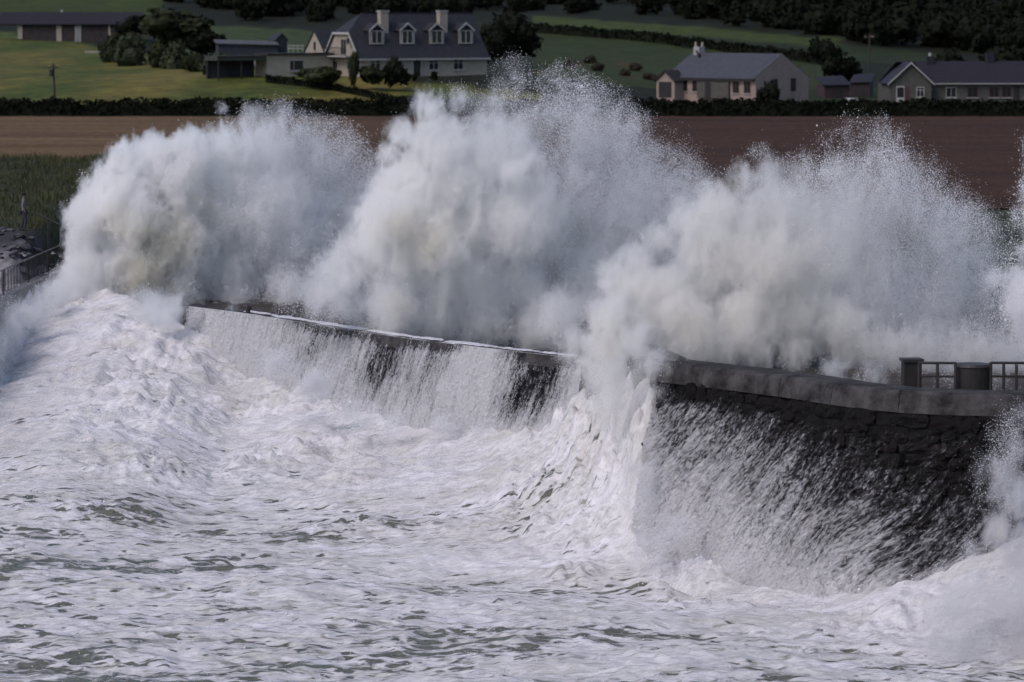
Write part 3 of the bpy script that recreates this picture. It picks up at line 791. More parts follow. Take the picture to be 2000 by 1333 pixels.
# barge boards of the half-hipped gable, gutter and fascia
bg_ = MB()
for a, b in (((-.3, -.42, EV - .4 * sl), (-.3, ya, 5.45)), ((-.3, W_ + .42, EV - .4 * sl), (-.3, yb_, 5.45)), ((-.3, ya, 5.42), (-.3, yb_, 5.42))):
    a, b = Vector(a), Vector(b)
    bg_.solid([a + Vector(q) for q in ((-.04, 0, -.16), (.04, 0, -.16), (.04, 0, .12), (-.04, 0, .12))] + [b + Vector(q) for q in ((-.04, 0, -.16), (.04, 0, -.16), (.04, 0, .12), (-.04, 0, .12))],
              [(0, 1, 2, 3), (7, 6, 5, 4), (0, 4, 5, 1), (1, 5, 6, 2), (2, 6, 7, 3), (3, 7, 4, 0)])
bg_.build('bargeboard', M['white'], hs)
MB().box(-.2, L + .25, -.5, -.4, EV - .55, EV - .30).build('gutter', M['offwhite'], hs)
ff = frame(hs, 0, 0, 0)
for u, sty, w_ in ((2.2, 'top', 1.5), (5.3, 'top', 1.5), (10.4, 'cross', 1.45), (13.9, 'cross', 1.5)):
    window(hs, ff, u, .85, w_, 1.35, M['white'], sty)
MB().bbox(ff, 7.5, 8.5, 0, 2.1, 0, .06).build('door', M['dark'], hs)
MB().bbox(ff, 7.3, 7.48, 0, 2.25, -.01, .12).bbox(ff, 8.52, 8.7, 0, 2.25, -.01, .12).bbox(ff, 7.48, 8.52, 2.11, 2.25, -.01, .12).build('door_frame', M['offwhite'], hs)
MB().bbox(ff, 9.15, 9.3, 0, EV - .3, .0, .1).build('drain_pipe', M['offwhite'], hs)
for xc in (735, 794, 851, 908):
    yd = 1.05; uc = ((xc - 703) / 16 + yd * math.sin(th)) / math.cos(th)
    zb = 4.15; ww = .92; zt = 5.75; ap = 6.55; back = 4.2
    d = empty('dormer_window', (uc, yd, 0)); d.parent = hs
    dm = MB().prism([(-ww, 0, zb - 1.2), (ww, 0, zb - 1.2), (ww, 0, zt), (0, 0, ap), (-ww, 0, zt)], (0, 0, 0), (0, back * .55, 0)).mesh('dormer_wall', M['darkslate'])
    link('dormer_wall', dm, d)
    r2 = MB()
    for s_ in (-1, 1):
        q = [(0, -.2, ap + .12), (s_ * (ww + .22), -.2, zt - .02), (s_ * (ww + .22), back * .6, zt - .02), (0, back, ap + .12)]
        r2.slab(q if s_ > 0 else q[::-1], .1)
    link('dormer_roof', r2.mesh('dormer_roof', M['slate']), d)
    r3 = MB()
    for s_ in (-1, 1):
        r3.prism([(0, -.24, ap + .2), (s_ * (ww + .26), -.24, zt + .03), (s_ * (ww + .26), -.24, zt - .2), (0, -.24, ap - .06)], (0, 0, 0), (0, .07, 0))
        r3.box(min(s_ * (ww - .02), s_ * (ww + .1)), max(s_ * (ww - .02), s_ * (ww + .1)), -.05, .02, zb - .1, zt)
    link('bargeboard', r3.mesh('bargeboard', M['white']), d)
    fd = (Vector((0, -.04, 0)), Vector((1, 0, 0)), Vector((0, -1, 0)))
    fr_ = MB(); fr_.bbox(fd, -.8, .8, zb - .06, zb + .06, -.02, .12).bbox(fd, -.8, .8, zt - .1, zt, -.02, .06).bbox(fd, -.8, -.68, zb, zt, -.02, .06).bbox(fd, .68, .8, zb, zt, -.02, .06).bbox(fd, -.05, .05, zb, zt, -.02, .05)
    link('window_frame', fr_.mesh('window_frame', M['white']), d)
    link('pane', MB().bbox(fd, -.7, .7, zb + .05, zt - .05, .0, .012).mesh('pane', M['glass']), d)
for xc in (747, 862):
    yd = 2.6; uc = ((xc - 703) / 16 + yd * math.sin(th)) / math.cos(th)
    c_ = MB().box(uc - .55, uc + .55, yd - .35, yd + .5, 4.6, 8.0).build('chimney', M['render'], hs)
    MB().box(uc - .64, uc + .64, yd - .44, yd + .59, 8.0, 8.2).build('chimney_cap', M['offwhite'], c_)
# gable side: balcony doors, dish, lower window
fg = (Vector((0, W_, 0)), Vector((0, -1, 0)), Vector((-1, 0, 0)))
window(hs, fg, 4.6, 2.75, 1.5, 2.0, M['offwhite'], 'mid', 'balcony_door', sill=False)
MB().bbox(fg, 1.4, 7.2, 2.5, 2.68, .01, 1.2).build('balcony_floor', M['offwhite'], hs)
br_ = MB()
br_.bbox(fg, 1.4, 7.2, 3.62, 3.70, 1.12, 1.2)
for k in range(15): br_.bbox(fg, 1.45 + k * .405, 1.49 + k * .405, 2.68, 3.62, 1.14, 1.18)
br_.build('balcony_railing', M['dark'], hs)
window(hs, fg, 2.4, .9, 1.2, 1.1, M['offwhite'], 'mid')
window(hs, fg, 6.1, .9, 1.2, 1.1, M['offwhite'], 'mid')
dsh = MB()
for k in range(10):
    t = 2 * math.pi * k / 10; dsh.v.append((-.5, 2.0 + .42 * math.cos(t), 4.45 + .42 * math.sin(t)))
dsh.v.append((-.35, 2.0, 4.45)); dsh.v.append((-.28, 2.0, 4.45))
for k in range(10): dsh.f += [(k, (k + 1) % 10, 10), ((k + 1) % 10, k, 11)]
dsh.bar((-.3, 2, 4.45), (0, 2, 4.2), .04)
dsh.build('satellite_dish', M['dark'], hs)

# gabled wing behind, flat-roofed annexe
wg = empty('gabled_outhouse', hs.matrix_basis @ Vector((0, 8.9, 0)), th, 'small cream gabled wing with a slit window behind the flat annexe', 'house')
m_ = MB().box(0, 6, 0, 5.2, -1, 3.1); m_.prism([(0, 0, 3.1), (0, 5.2, 3.1), (0, 2.6, 5.65)], (0, 0, 0), (.3, 0, 0)); m_.build('wall', M['render'], wg)
MB().slab([(-.15, -.25, 2.98), (6, -.25, 2.98), (6, 2.6, 5.8), (-.15, 2.6, 5.8)], .13).slab([(6, 5.45, 2.98), (-.15, 5.45, 2.98), (-.15, 2.6, 5.8), (6, 2.6, 5.8)], .13).build('roof', M['slate'], wg)
f2 = (Vector((0, 5.2, 0)), Vector((0, -1, 0)), Vector((-1, 0, 0)))
window(wg, f2, 2.6, 3.3, .5, 1.0, M['dark'], 'none', sill=True)
an = empty('flat_roofed_annexe', hs.matrix_basis @ Vector((-9.5, 6.2, 0)), th, 'low cream annexe with flat dark roof edge left of the dormer house', 'annexe')
MB().box(0, 9.2, 0, 3, -1, 2.75).build('wall', M['render'], an)
MB().box(-.1, 9.2, -.3, 3.2, 2.76, 3.0).build('roof', M['dark'], an)
f3 = (Vector((0, 0, 0)), Vector((1, 0, 0)), Vector((0, -1, 0)))
window(an, f3, 4.1, .85, 2.0, 1.3, M['offwhite'], 'side')
# carport, boarded shed
cp = empty('carport', hs.matrix_basis @ Vector((-9.62, 6.2, 0)), th, 'open carport with flat grey-green roof left of the annexe', 'carport')
MB().box(-6.8, -.1, -.35, 3, 2.15, 2.72).build('roof', mat('felt_roof', (.035, .04, .033), (.05, .055, .048), 2), cp)
for u_, v_ in ((-6.5, -.1), (-3.4, -.1), (-6.5, 2.8), (-3.4, 2.8)): MB().box(u_ - .08, u_ + .08, v_ - .08, v_ + .08, -1.0, 2.14).build('post', M['dark'], cp)
MB().box(-6.6, -.12, 2.9, 3.0, -1.0, 2.14).build('back_wall', M['bluedark'], cp)
MB().box(-6.8, -.1, -.42, -.355, 2.56, 2.73).build('fascia', M['leafred'], cp)
sh = empty('low_black_barn', P(480, 104, 540), R(8), 'long low black barn with pale sheet roof behind the carport', 'barn')
MB().box(-3.6, 4.2, 0, 5, -1, 1.08).build('wall', M['bluedark'], sh)
MB().slab([(-3.9, -.3, 1.30), (4.4, -.3, 1.10), (4.4, 5.2, 1.55), (-3.9, 5.2, 1.75)], .1).build('roof', mat('dull_sheet_roof', (.06, .06, .065), (.09, .09, .095), 2), sh)
sd_ = empty('garden_shed', P(550, 98, 545), R(25), 'small dark blue shed with a peaked roof above the annexe', 'shed')
MB().box(-.8, .8, 0, 2.6, -1, 1.3).prism([(-.8, 0, 1.3), (.8, 0, 1.3), (0, 0, 2.05)], (0, 0, 0), (0, 2.6, 0)).build('wall', M['bluedark'], sd_)
MB().slab([(-.95, -.15, 1.22), (0, -.15, 2.15), (0, 2.7, 2.15), (-.95, 2.7, 1.22)][::-1], .08).slab([(0, -.15, 2.15), (.95, -.15, 1.22), (.95, 2.7, 1.22), (0, 2.7, 2.15)][::-1], .08).build('roof', M['bluedark'], sd_)
# white picket fence beside the shed
wf = empty('white_fence', P(577, 100, 540), 0, 'short white rail fence between the shed and the gabled wing', 'fence')
for k in range(4): MB().box(-.95 + k * .62, -.87 + k * .62, 0, .08, -.3, .85).build('post', M['offwhite'], wf)
for z_ in (.25, .62): MB().box(-1.05, 1.05, -.05, -.005, z_, z_ + .13).build('rail', M['offwhite'], wf)

# parked car in front of the annexe
def car(name, loc, rz, paint, label):
    c = empty(name, loc, rz, label, 'car')
    sec = [(-2.05, .35, .62), (-1.9, .3, .86), (-1.1, .28, .98), (-.75, .28, 1.02), (.95, .28, 1.0), (1.7, .3, .88), (2.05, .35, .6)]
    m = MB(); 
    for x, zl, zu in sec:
        wd = .82 if abs(x) < 1.8 else .68
        m.v += [(x, -wd, zl), (x, -wd * 1.02, (zl + zu) / 2), (x, -wd * .92, zu), (x, wd * .92, zu), (x, wd * 1.02, (zl + zu) / 2), (x, wd, zl)]
    for i in range(len(sec) - 1):
        for k in range(6): m.f.append((i * 6 + k, i * 6 + (k + 1) % 6, (i + 1) * 6 + (k + 1) % 6, (i + 1) * 6 + k))
    m.f += [tuple(range(6)), tuple(range(len(sec) * 6 - 6, len(sec) * 6))]
    m.build('body', paint, c, smooth=False)
    g = MB().solid([(-1.2, -.72, 1.0), (1.35, -.72, 1.0), (1.35, .72, 1.0), (-1.2, .72, 1.0), (-.7, -.58, 1.38), (.75, -.58, 1.4), (.75, .58, 1.4), (-.7, .58, 1.38)],
                   [(0, 3, 2, 1), (4, 5, 6, 7), (0, 1, 5, 4), (1, 2, 6, 5), (2, 3, 7, 6), (3, 0, 4, 7)]); g.build('windows', M['glass'], c)
    MB().box(-.72, .77, -.6, .6, 1.385, 1.45).build('roof', paint, c)
    for x in (-1.3, 1.3):
        for y in (-.78, .78):
            wo_ = MB().bar((x, y - .1, .31), (x, y + .1, .31), .31, 14).build('wheel', M['rubber'], c)
            MB().bar((x, y - .115, .31), (x, y + .115, .31), .17, 10).build('rim', M['galv'], wo_)
    for y in (-.5, .5): MB().box(-2.09, -2.0, y - .16, y + .16, .6, .74).build('headlight', M['white'], c)
    return c
X_c, D_c = P(508, 133, 506).x, 506
car('parked_car', (X_c, D_c, P(508, 135, 506).z), R(18), M['silver'], 'silver car parked under the carport beside the annexe')

# ---------------------------------------------------------------- stone outbuilding, upper left
ob = empty('long_stone_outbuilding', P(60, 74, 648), R(2), 'long low dark outbuilding with pale stone piers, top left field', 'outbuilding')
k_ = 648 / F
MB().box(-1.4, 17, 0, 5, -2.5, 2.1).build('wall', mat('dark_rubble', (.030, .025, .027), (.05, .04, .04), 2, .9), ob)
for a, b, z0 in ((-25, -16, .4), (50, 60, -1.0), (151, 155, -1)): MB().box(a * k_, b * k_, -.12, .1, z0 - .6, 2.0).build('pier', M['render'], ob)
dd = MB().box(86 * k_, 98 * k_, -.14, .02, -1.0, 1.9).build('door_frame', M['offwhite'], ob)
MB().box(88 * k_, 96 * k_, -.18, -.145, -1.0, 1.7).build('door', M['galv'], dd)
MB().slab([(-5, -.6, 2.1), (17.5, -.6, 2.1), (17.5, 3, 4.0), (-5, 3, 4.0)], .15).slab([(17.5, 5.4, 2.1), (-5, 5.4, 2.1), (-5, 3, 4.0), (17.5, 3, 4.0)], .15).build('roof', M['darkslate'], ob)
MB().box(56 * k_ , 60 * k_, 2.8, 3.1, 4.0, 4.35).build('chimney_pot', M['white'], ob)
pw = empty('pale_garden_wall', (P(186, 104, 600).x, 600, tz(P(186, 104, 600).x, 600)), R(-4), 'short pale wall end beside the round grey bushes', 'wall')
MB().box(-1.5, 1.4, 0, .4, -.5, .45).build('wall_body', M['render'], pw)
MB().box(-1.56, 1.46, -.04, .44, .46, .54).build('coping', M['offwhite'], pw)

# telegraph pole with transformer
tpx = P(108, 190, 470)
tp = empty('telegraph_pole', (tpx.x, 470, tz(tpx.x, 470)), 0, 'wooden telegraph pole with a dark transformer, left field edge', 'utility pole')
MB().bar((0, 0, -.5), (-.2, 0, 5.0), .14, 8, .10).build('pole', M['wood'], tp)
MB().bar((-.45, -.15, 3.55), (-.45, -.15, 4.35), .24, 10).build('transformer', M['metal'], tp)
MB().box(-.8, .4, -.05, .05, 4.55, 4.66).build('crossarm', M['wood'], tp)
for x_ in (-.7, -.2, .3): MB().bar((x_, 0, 4.665), (x_, 0, 4.85), .05, 6).build('insulator', M['pot'], tp)
p2x = P(1697, 170, 520)
tp = empty('telegraph_pole', (p2x.x, 520, tz(p2x.x, 520)), 0, 'slim dark telegraph pole behind the barns right of the pink cottage', 'utility pole')
MB().bar((0, 0, -.5), (.05, 0, 7.6), .12, 8, .09).build('pole', M['wood'], tp)
MB().box(-.6, .6, -.05, .05, 7.1, 7.2).build('crossarm', M['wood'], tp)
for x_ in (-.5, 0.25, .5): MB().bar((x_, 0, 7.205), (x_, 0, 7.38), .05, 6).build('insulator', M['pot'], tp)

# post and rail fence, left edge
fe = empty('field_fence', (P(-30, 200, 462).x, 462, tz(-58, 462)), 0, 'thin post and wire field fence at the left edge below the telegraph pole', 'fence')
fx0 = fe.location.x
xs_ = [P(x, 190, 462).x - fx0 for x in (-30, 0, 26, 52, 79, 106, 136)]
for x_ in xs_:
    MB().box(x_ - .06, x_ + .06, -.06, .06, -.6, 1.15 + .1 * random.random()).build('post', M['wood'], fe)
for z_ in (1.0, .6): MB().bar((xs_[0], -.08, z_ + .05), (xs_[-1], -.08, z_), .03, 5).build('rail', M['wood'], fe)

# ---------------------------------------------------------------- pink cottage
Dc = 478.
ct = empty('pink_cottage', (P(1476, 193, Dc).x, Dc, P(1476, 194, Dc).z), 0, 'single storey pale pink cottage with grey slate roof and gable end', 'house')
# local frame: a = along the front (left and away), b = along the gable (right and away)
ct.rotation_euler = (0, 0, R(45))     # local x: right-away ; local y: left-away
Lc, Wc, EVc, RDc = 14.2, 9.4, 2.45, 5.15
m_ = MB().box(0, Wc, 0, Lc, -1.5, EVc)
m_.prism([(0, 0, EVc), (Wc, 0, EVc), (Wc / 2, 0, RDc)], (0, 0, 0), (0, .3, 0)).prism([(0, Lc - .3, EVc), (Wc, Lc - .3, EVc), (Wc / 2, Lc - .3, RDc)], (0, 0, 0), (0, .3, 0))
m_.build('wall', M['pink'], ct)
s2 = (RDc - EVc) / (Wc / 2)
MB().slab([(-.35, Lc + .1, EVc - .35 * s2 + .1), (-.35, .02, EVc - .35 * s2 + .1), (Wc / 2, .02, RDc + .1), (Wc / 2, Lc + .1, RDc + .1)], .12).slab([(Wc + .2, .02, EVc - .2 * s2 + .1), (Wc + .2, Lc + .1, EVc - .2 * s2 + .1), (Wc / 2, Lc + .1, RDc + .1), (Wc / 2, .02, RDc + .1)], .12).build('roof', mat('grey_slate', (.045, .046, .058), (.065, .065, .078), 2, .6), ct)
MB().box(-.42, -.35, .02, Lc, EVc - .42, EVc - .2).build('gutter', M['dark'], ct)
fgb = (Vector((0, 0, 0)), Vector((1, 0, 0)), Vector((0, -1, 0)))
window(ct, fgb, 3.35, .9, .95, 1.4, M['red'], 'none', sill=True)
window(ct, fgb, 6.6, .75, .95, 1.6, M['red'], 'none', sill=True)
ffc = (Vector((0, Lc, 0)), Vector((0, -1, 0)), Vector((-1, 0, 0)))
for u in (12.9, 11.1): window(ct, ffc, u, .65, 1.0, 1.6, M['red'], 'mid', sill=True)
for u in (3.0, 4.6): window(ct, ffc, u, .75, .8, 1.5, M['red'], 'none', sill=True)
MB().bbox(ffc, 5.2, 10.2, 0, 2.05, .01, .3).build('lean_to', M['greyrender'], ct)
MB().bbox(ffc, 6.5, 7.4, 0, 1.9, .301, .34).build('door', M['dark'], ct)
pch = empty('porch', (0, Lc - 1.2, 0)); pch.parent = ct
link('porch_wall', MB().box(-1.6, 0, -1.6, 1.3, -1, 2.0).prism([(-1.6, -1.6, 2.0), (-1.6, 1.3, 2.0), (-1.6, -.15, 3.1)], (0, 0, 0), (.2, 0, 0)).mesh('porch_wall', M['pink']), pch)
r_ = MB()
for s_ in (-1, 1):
    q = [(-1.85, -.15, 3.25), (-1.85, -.15 + s_ * 1.75, 1.95), (.6, -.15 + s_ * 1.75, 1.95), (.6, -.15, 3.25)]
    r_.slab(q if s_ < 0 else q[::-1], .14)
link('porch_roof', r_.mesh('porch_roof', M['dark']), pch)
link('porch_door', MB().box(-1.65, -1.61, -1.1, .9, 0, 1.85).mesh('porch_door', M['dark']), pch)
ch = MB().box(Wc / 2 - .5, Wc / 2 + .5, Lc - 1.4, Lc - .5, 4.6, 5.95).build('chimney', M['offwhite'], ct)
for k in (-.28, .28): MB().bar((Wc / 2 + k, Lc - .95 - k, 5.95), (Wc / 2 + k, Lc - .95 - k, 6.5), .16, 8, .13).build('chimney_pot', M['pot'], ch)
MB().bar((Wc / 2 - 1.0, Lc - 1.6, 5.0), (Wc / 2 - .85, Lc - 1.75, 5.12), .5, 12).build('satellite_dish', M['dark'], ct)

# ---------------------------------------------------------------- grey bungalow on the right
Dg = 490.
gb = empty('grey_bungalow', (P(1738, 200, Dg).x, Dg, P(1738, 203, Dg).z), R(4), 'grey rendered bungalow with white-edged front gable and dark roof, far right', 'house')
gw = 5.0
m_ = MB().box(0, gw, 0, 9, -1.5, 2.45).box(gw, 20, 1.2, 9, -1.5, 2.45)
m_.prism([(0, 0, 2.45), (gw, 0, 2.45), (gw / 2, 0, 4.65)], (0, 0, 0), (0, .3, 0)); m_.build('wall', M['greyrender'], gb)
r_ = MB()
r_.slab([(-.3, -.3, 2.3), (gw / 2, -.3, 4.85), (gw / 2, 6, 4.85), (-.3, 6, 2.3)][::-1], .12).slab([(gw / 2, -.3, 4.85), (gw + .3, -.3, 2.3), (gw + .3, 6, 2.3), (gw / 2, 6, 4.85)][::-1], .12)
r_.slab([(gw + .25, .85, 2.42), (20.4, .85, 2.42), (20.4, 5, 5.0), (gw - 1.4, 5, 5.0)], .12).slab([(20.4, 9.3, 2.42), (0, 9.3, 2.42), (1.5, 5, 5.0), (20.4, 5, 5.0)], .12)
r_.build('roof', M['darkslate'], gb)
b_ = MB()
for s_ in (-1, 1):
    x0 = gw / 2 + s_ * (gw / 2 + .34)
    b_.prism([(gw / 2, -.34, 4.98), (x0, -.34, 2.36), (x0, -.34, 2.16), (gw / 2, -.34, 4.78)], (0, 0, 0), (0, .06, 0))
b_.build('bargeboard', M['white'], gb)
MB().box(gw + .35, 20, .76, .86, 2.28, 2.42).build('gutter', M['offwhite'], gb)
fgg = (Vector((0, 0, 0)), Vector((1, 0, 0)), Vector((0, -1, 0)))
dr = MB().bbox(fgg, .75, 1.75, 0, 2.1, 0, .07).build('door', M['white'], gb)
MB().bbox(fgg, .85, 1.65, .75, 1.95, .071, .09).build('pane', M['glass'], dr)
MB().bbox(fgg, 1.8, 2.3, .2, 2.0, .0, .05).build('door_side_panel', M['red'], gb)
window(gb, fgg, 3.65, .75, .95, 1.25, M['white'], 'top')
fgm = (Vector((0, 1.2, 0)), Vector((1, 0, 0)), Vector((0, -1, 0)))
for u, w_ in ((7.6, 1.3), (10.2, 1.3), (12.8, 1.2), (14.3, 1.2), (17.2, 1.4)): window(gb, fgm, u, .7, w_, 1.25, M['red'] if u > 8 else M['offwhite'], 'mid')
MB().bbox(fgm, 15.2, 15.9, 0, 2.1, 0, .06).build('door', M['dark'], gb)
cb = MB().box(5.2, 6.0, 4.3, 5.1, 4.4, 5.6).build('chimney', M['darkslate'], gb)
MB().bar((5.6, 4.7, 5.6), (5.6, 4.7, 6.0), .17, 8).build('chimney_pot', M['white'], cb)
cb = MB().box(12.5, 13.4, 4.6, 5.4, 4.6, 6.0).build('chimney', M['darkslate'], gb)

# barns between cottage and bungalow
for (x, wpx, hpx, D, lab, rz_) in ((1635, 50, 28, 505, 'dark red tin barn just right of the pink cottage', 10), (1680, 36, 30, 512, 'smaller dark shed with sloping roof left of the bungalow', -12)):
    X0 = P(x, 172, D).x; b_w = wpx * D / F; b_h = hpx * D / F
    bn = empty('tin_barn', (X0, D, tz(X0, D) - .2), R(rz_), lab, 'barn')
    MB().box(-b_w / 2, b_w / 2, 0, 4, -.5, b_h).build('wall', mat('dark_red_tin', (.035, .02, .024), (.05, .028, .03), 3, .7), bn)
    MB().slab([(-b_w / 2 - .2, -.3, b_h), (b_w / 2 + .2, -.3, b_h + .05), (b_w / 2 + .2, 4.2, b_h + 1.1), (-b_w / 2 - .2, 4.2, b_h + .9)], .08).build('roof', M['darkslate'], bn)
    MB().box(-.6, .7, -.05, -.01, -.2, b_h * .8).build('door', M['dark'], bn)
# upturned white boat on the grass and small one by the bungalow
def dinghy(x, y, D, L_, lab):
    p = P(x, y, D); b = empty('upturned_dinghy', (p.x, D, p.z), R(8), lab, 'boat')
    n = 9; m = MB()
    for i in range(n):
        t = i / (n - 1); xx = (t - .5) * L_; hw = .55 * math.sin(math.pi * (t * .82 + .16)) ** .7; hh = .42 * math.sin(math.pi * (t * .8 + .15)) ** .5
        m.v += [(xx, -hw, 0), (xx, -hw * .8, hh * .7), (xx, 0, hh), (xx, hw * .8, hh * .7), (xx, hw, 0)]
    for i in range(n - 1):
        for k in range(5): m.f.append((i * 5 + k, i * 5 + (k + 1) % 5, i * 5 + 5 + (k + 1) % 5, i * 5 + 5 + k))
    m.f += [tuple(range(5)), tuple(range(5 * n - 5, 5 * n))]
    m.build('hull', M['white'], b, smooth=True)
    MB().box(-L_ * .46, L_ * .44, -.03, .03, .40, .46).build('keel', M['offwhite'], b)
dinghy(1662, 199, 470, 1.9, 'white upturned dinghy on the grass between barn and hedge')
dinghy(1872, 206, 468, 2.0, 'small pale boat hull in front of the grey bungalow')

# ---------------------------------------------------------------- trees, shrubs, hedges
plant('spreading_tree', 'broad dark grey-green tree behind the row of round bushes', 'tree', 345, 118, 590, 190, 105, 'leaf', trunk=.12, i=0)
plant('spreading_tree', 'dark low tree at the right shoulder of the broad grey-green tree', 'tree', 405, 120, 585, 110, 70, 'dark', trunk=.1, i=1)
plant('spreading_tree', 'dark tree joining the stone outbuilding to the broad tree', 'tree', 262, 84, 640, 60, 62, 'dark', trunk=.1, i=2)
rb = [(218, 112, 52, 52, 'darkest round bush at the left end of the bush row'), (265, 119, 70, 52, 'wide round bush second from the left of the bush row'), (312, 126, 58, 44, 'round bush in the middle of the row below the broad tree'),
      (343, 131, 56, 56, 'pale topped round bush, tallest of the bush row'), (385, 135, 52, 36, 'low bush right of the pale topped bush'), (425, 138, 56, 40, 'pale low bush in front of the carport'), (458, 142, 40, 24, 'small pale bush at the foot of the carport opening')]
for i, (x, y, w_, h_, lab) in enumerate(rb):
    plant('round_bush', lab, 'bush', x, y, (575, 565, 556, 548, 535, 505, 503)[i], w_ * 1.25, h_ * 1.15, 'light' if i in (1, 3, 5, 6) else 'leaf', 'round bushes in a row below the broad tree', trunk=.0, i=i % 3)
plant('pole_bush', 'dark bush round the foot of the left telegraph pole', 'bush', 112, 200, 466, 60, 24, 'dark', trunk=0)
sh_list = [(645, 152, 52, 22, 'leaf', 'low shrub under the balcony of the dormer house'), (692, 150, 24, 48, 'leaf', 'tall thin climber at the corner of the dormer house'), (728, 154, 60, 24, 'leaf', 'low shrub below the first ground floor window'),
           (775, 153, 50, 34, 'dark', 'rounded dark shrub between the two left windows'), (813, 152, 14, 14, 'dark', 'small potted bush left of the front door'), (848, 152, 14, 14, 'dark', 'small potted bush right of the front door'),
           (610, 150, 60, 18, 'light', 'pale shrub along the annexe wall'), (1505, 196, 52, 30, 'dark', 'dark rounded bush at the corner of the pink cottage')]
for x, y, w_, h_, k, lab in sh_list:
    D = 488 if x < 1000 else 472
    z_ = P(x, y + 3, D).z
    plant('garden_shrub', lab, 'shrub', x, y, D, w_ * 1.2, h_ * 1.25, k, trunk=0, z=z_)
plant('tall_tree', 'tall dark tree close behind the right end of the dormer house', 'tree', 1005, 100, 560, 120, 112, 'dark', trunk=.1, i=0)
plant('tall_tree', 'dark tree touching the right gable of the dormer house', 'tree', 955, 95, 555, 90, 100, 'dark', trunk=.1, i=1)
plant('tall_tree', 'tall narrow dark tree behind the pink cottage gable', 'tree', 1610, 160, 530, 85, 110, 'dark', trunk=.12, i=2)
plant('tall_tree', 'dark tree leaning over the tin barn', 'tree', 1655, 160, 535, 70, 75, 'dark', trunk=.12, i=1)
plant('tall_tree', 'dark tree rising behind the grey bungalow roof', 'tree', 1860, 140, 540, 110, 90, 'dark', trunk=.1, i=0)
plant('tall_tree', 'dark tree at the far right behind the bungalow', 'tree', 1960, 140, 540, 130, 110, 'dark', trunk=.1, i=2)
for i, (x, y) in enumerate(((1110, 122), (1165, 128), (1222, 135), (1268, 138), (1150, 114), (1240, 122))):
    plant('rusty_bush', 'small rust coloured bush on the green slope above the spray', 'bush', x, y, 585 - (y - 110) * 2, 30, 17, 'red', 'rusty bushes dotted on the green slope', trunk=0)

def hedge(name, label, pts, wdt, hgt, key, n, leaf, cat='hedge', base=.3):
    """pts: list of (photo x, distance); stands on the terrain"""
    r = np.random.default_rng(len(label)); W3 = []
    for x, D in pts: W3.append(((x - 1000) * D / F, D))
    W3 = np.array(W3); seg = np.hypot(*np.diff(W3, axis=0).T); cum = np.r_[0, np.cumsum(seg)]
    s = r.uniform(0, cum[-1], n); X = np.interp(s, cum, W3[:, 0]); Y = np.interp(s, cum, W3[:, 1])
    a = r.uniform(0, math.pi, n); rr = r.uniform(.8, 1.1, n)
    hh = hgt * (1 + .22 * pn(s / 3.1, s * 0 + 1, 8) + .14 * pn(s / .9, s * 0 + 2, 9)); 
    p = np.stack([X, Y - np.cos(a) * wdt / 2 * rr, terrain(X, Y) - .1 + np.sin(a) ** .55 * hh * rr], 1)
    u = r.normal(size=(n, 3)); u /= np.linalg.norm(u, axis=1)[:, None]; v = np.cross(u, r.normal(size=(n, 3))); v /= np.linalg.norm(v, axis=1)[:, None]
    q = leaf * r.uniform(.6, 1.4, (n, 1))
    V = np.stack([p - u * q - v * q * .6, p + u * q - v * q * .5, p + u * q * .8 + v * q * .6, p - u * q * .7 + v * q * .7], 1).reshape(-1, 3)
    Qf = np.arange(4 * n).reshape(-1, 4)
    ns = int(cum[-1] / .8); ss = np.linspace(0, cum[-1], ns); Xc = np.interp(ss, cum, W3[:, 0]); Yc = np.interp(ss, cum, W3[:, 1])
    ang = np.linspace(0, math.pi, 7); hc = hgt * (1 + .22 * pn(ss / 3.1, ss * 0 + 1, 8))
    CV = np.stack([Xc[:, None] + 0 * ang, Yc[:, None] - np.cos(ang) * wdt * .44, (terrain(Xc, Yc) - .3)[:, None] + np.sin(ang) ** .55 * hc[:, None] * .92], -1).reshape(-1, 3)
    I = np.arange(ns * 7).reshape(ns, 7); CQ = np.stack([I[:-1, :-1], I[1:, :-1], I[1:, 1:], I[:-1, 1:]], -1).reshape(-1, 4) + len(V)
    me = npmesh(name, np.concatenate([V, CV]), np.concatenate([Qf, CQ]), M[key], False)
    return tag(link(name, me), label, cat)
hedge('field_hedge', 'long dark hedge between the brown field and the green pasture', [(-160, 455.5), (1300, 455.5), (2200, 455.5)], 1.6, 1.75, 'leafdark', 16000, .16)
hedge('garden_hedge', 'clipped dark hedge in front of the dormer house and annexe', [(520, 495), (640, 489), (800, 478), (960, 474)], 1.2, .85, 'leafdark', 2600, .13)
hedge('roadside_hedge', 'uneven hedge in front of the pink cottage and the bungalow', [(1250, 462), (1500, 461), (1760, 460), (2100, 460)], 1.8, 1.3, 'leafdark', 6000, .17)
hedge('upper_hedge', 'dark overgrown hedge in front of the wooded hill top right', [(1040, 690), (1300, 660), (1600, 600)], 2.5, 1.6, 'leafdark', 3500, .22)

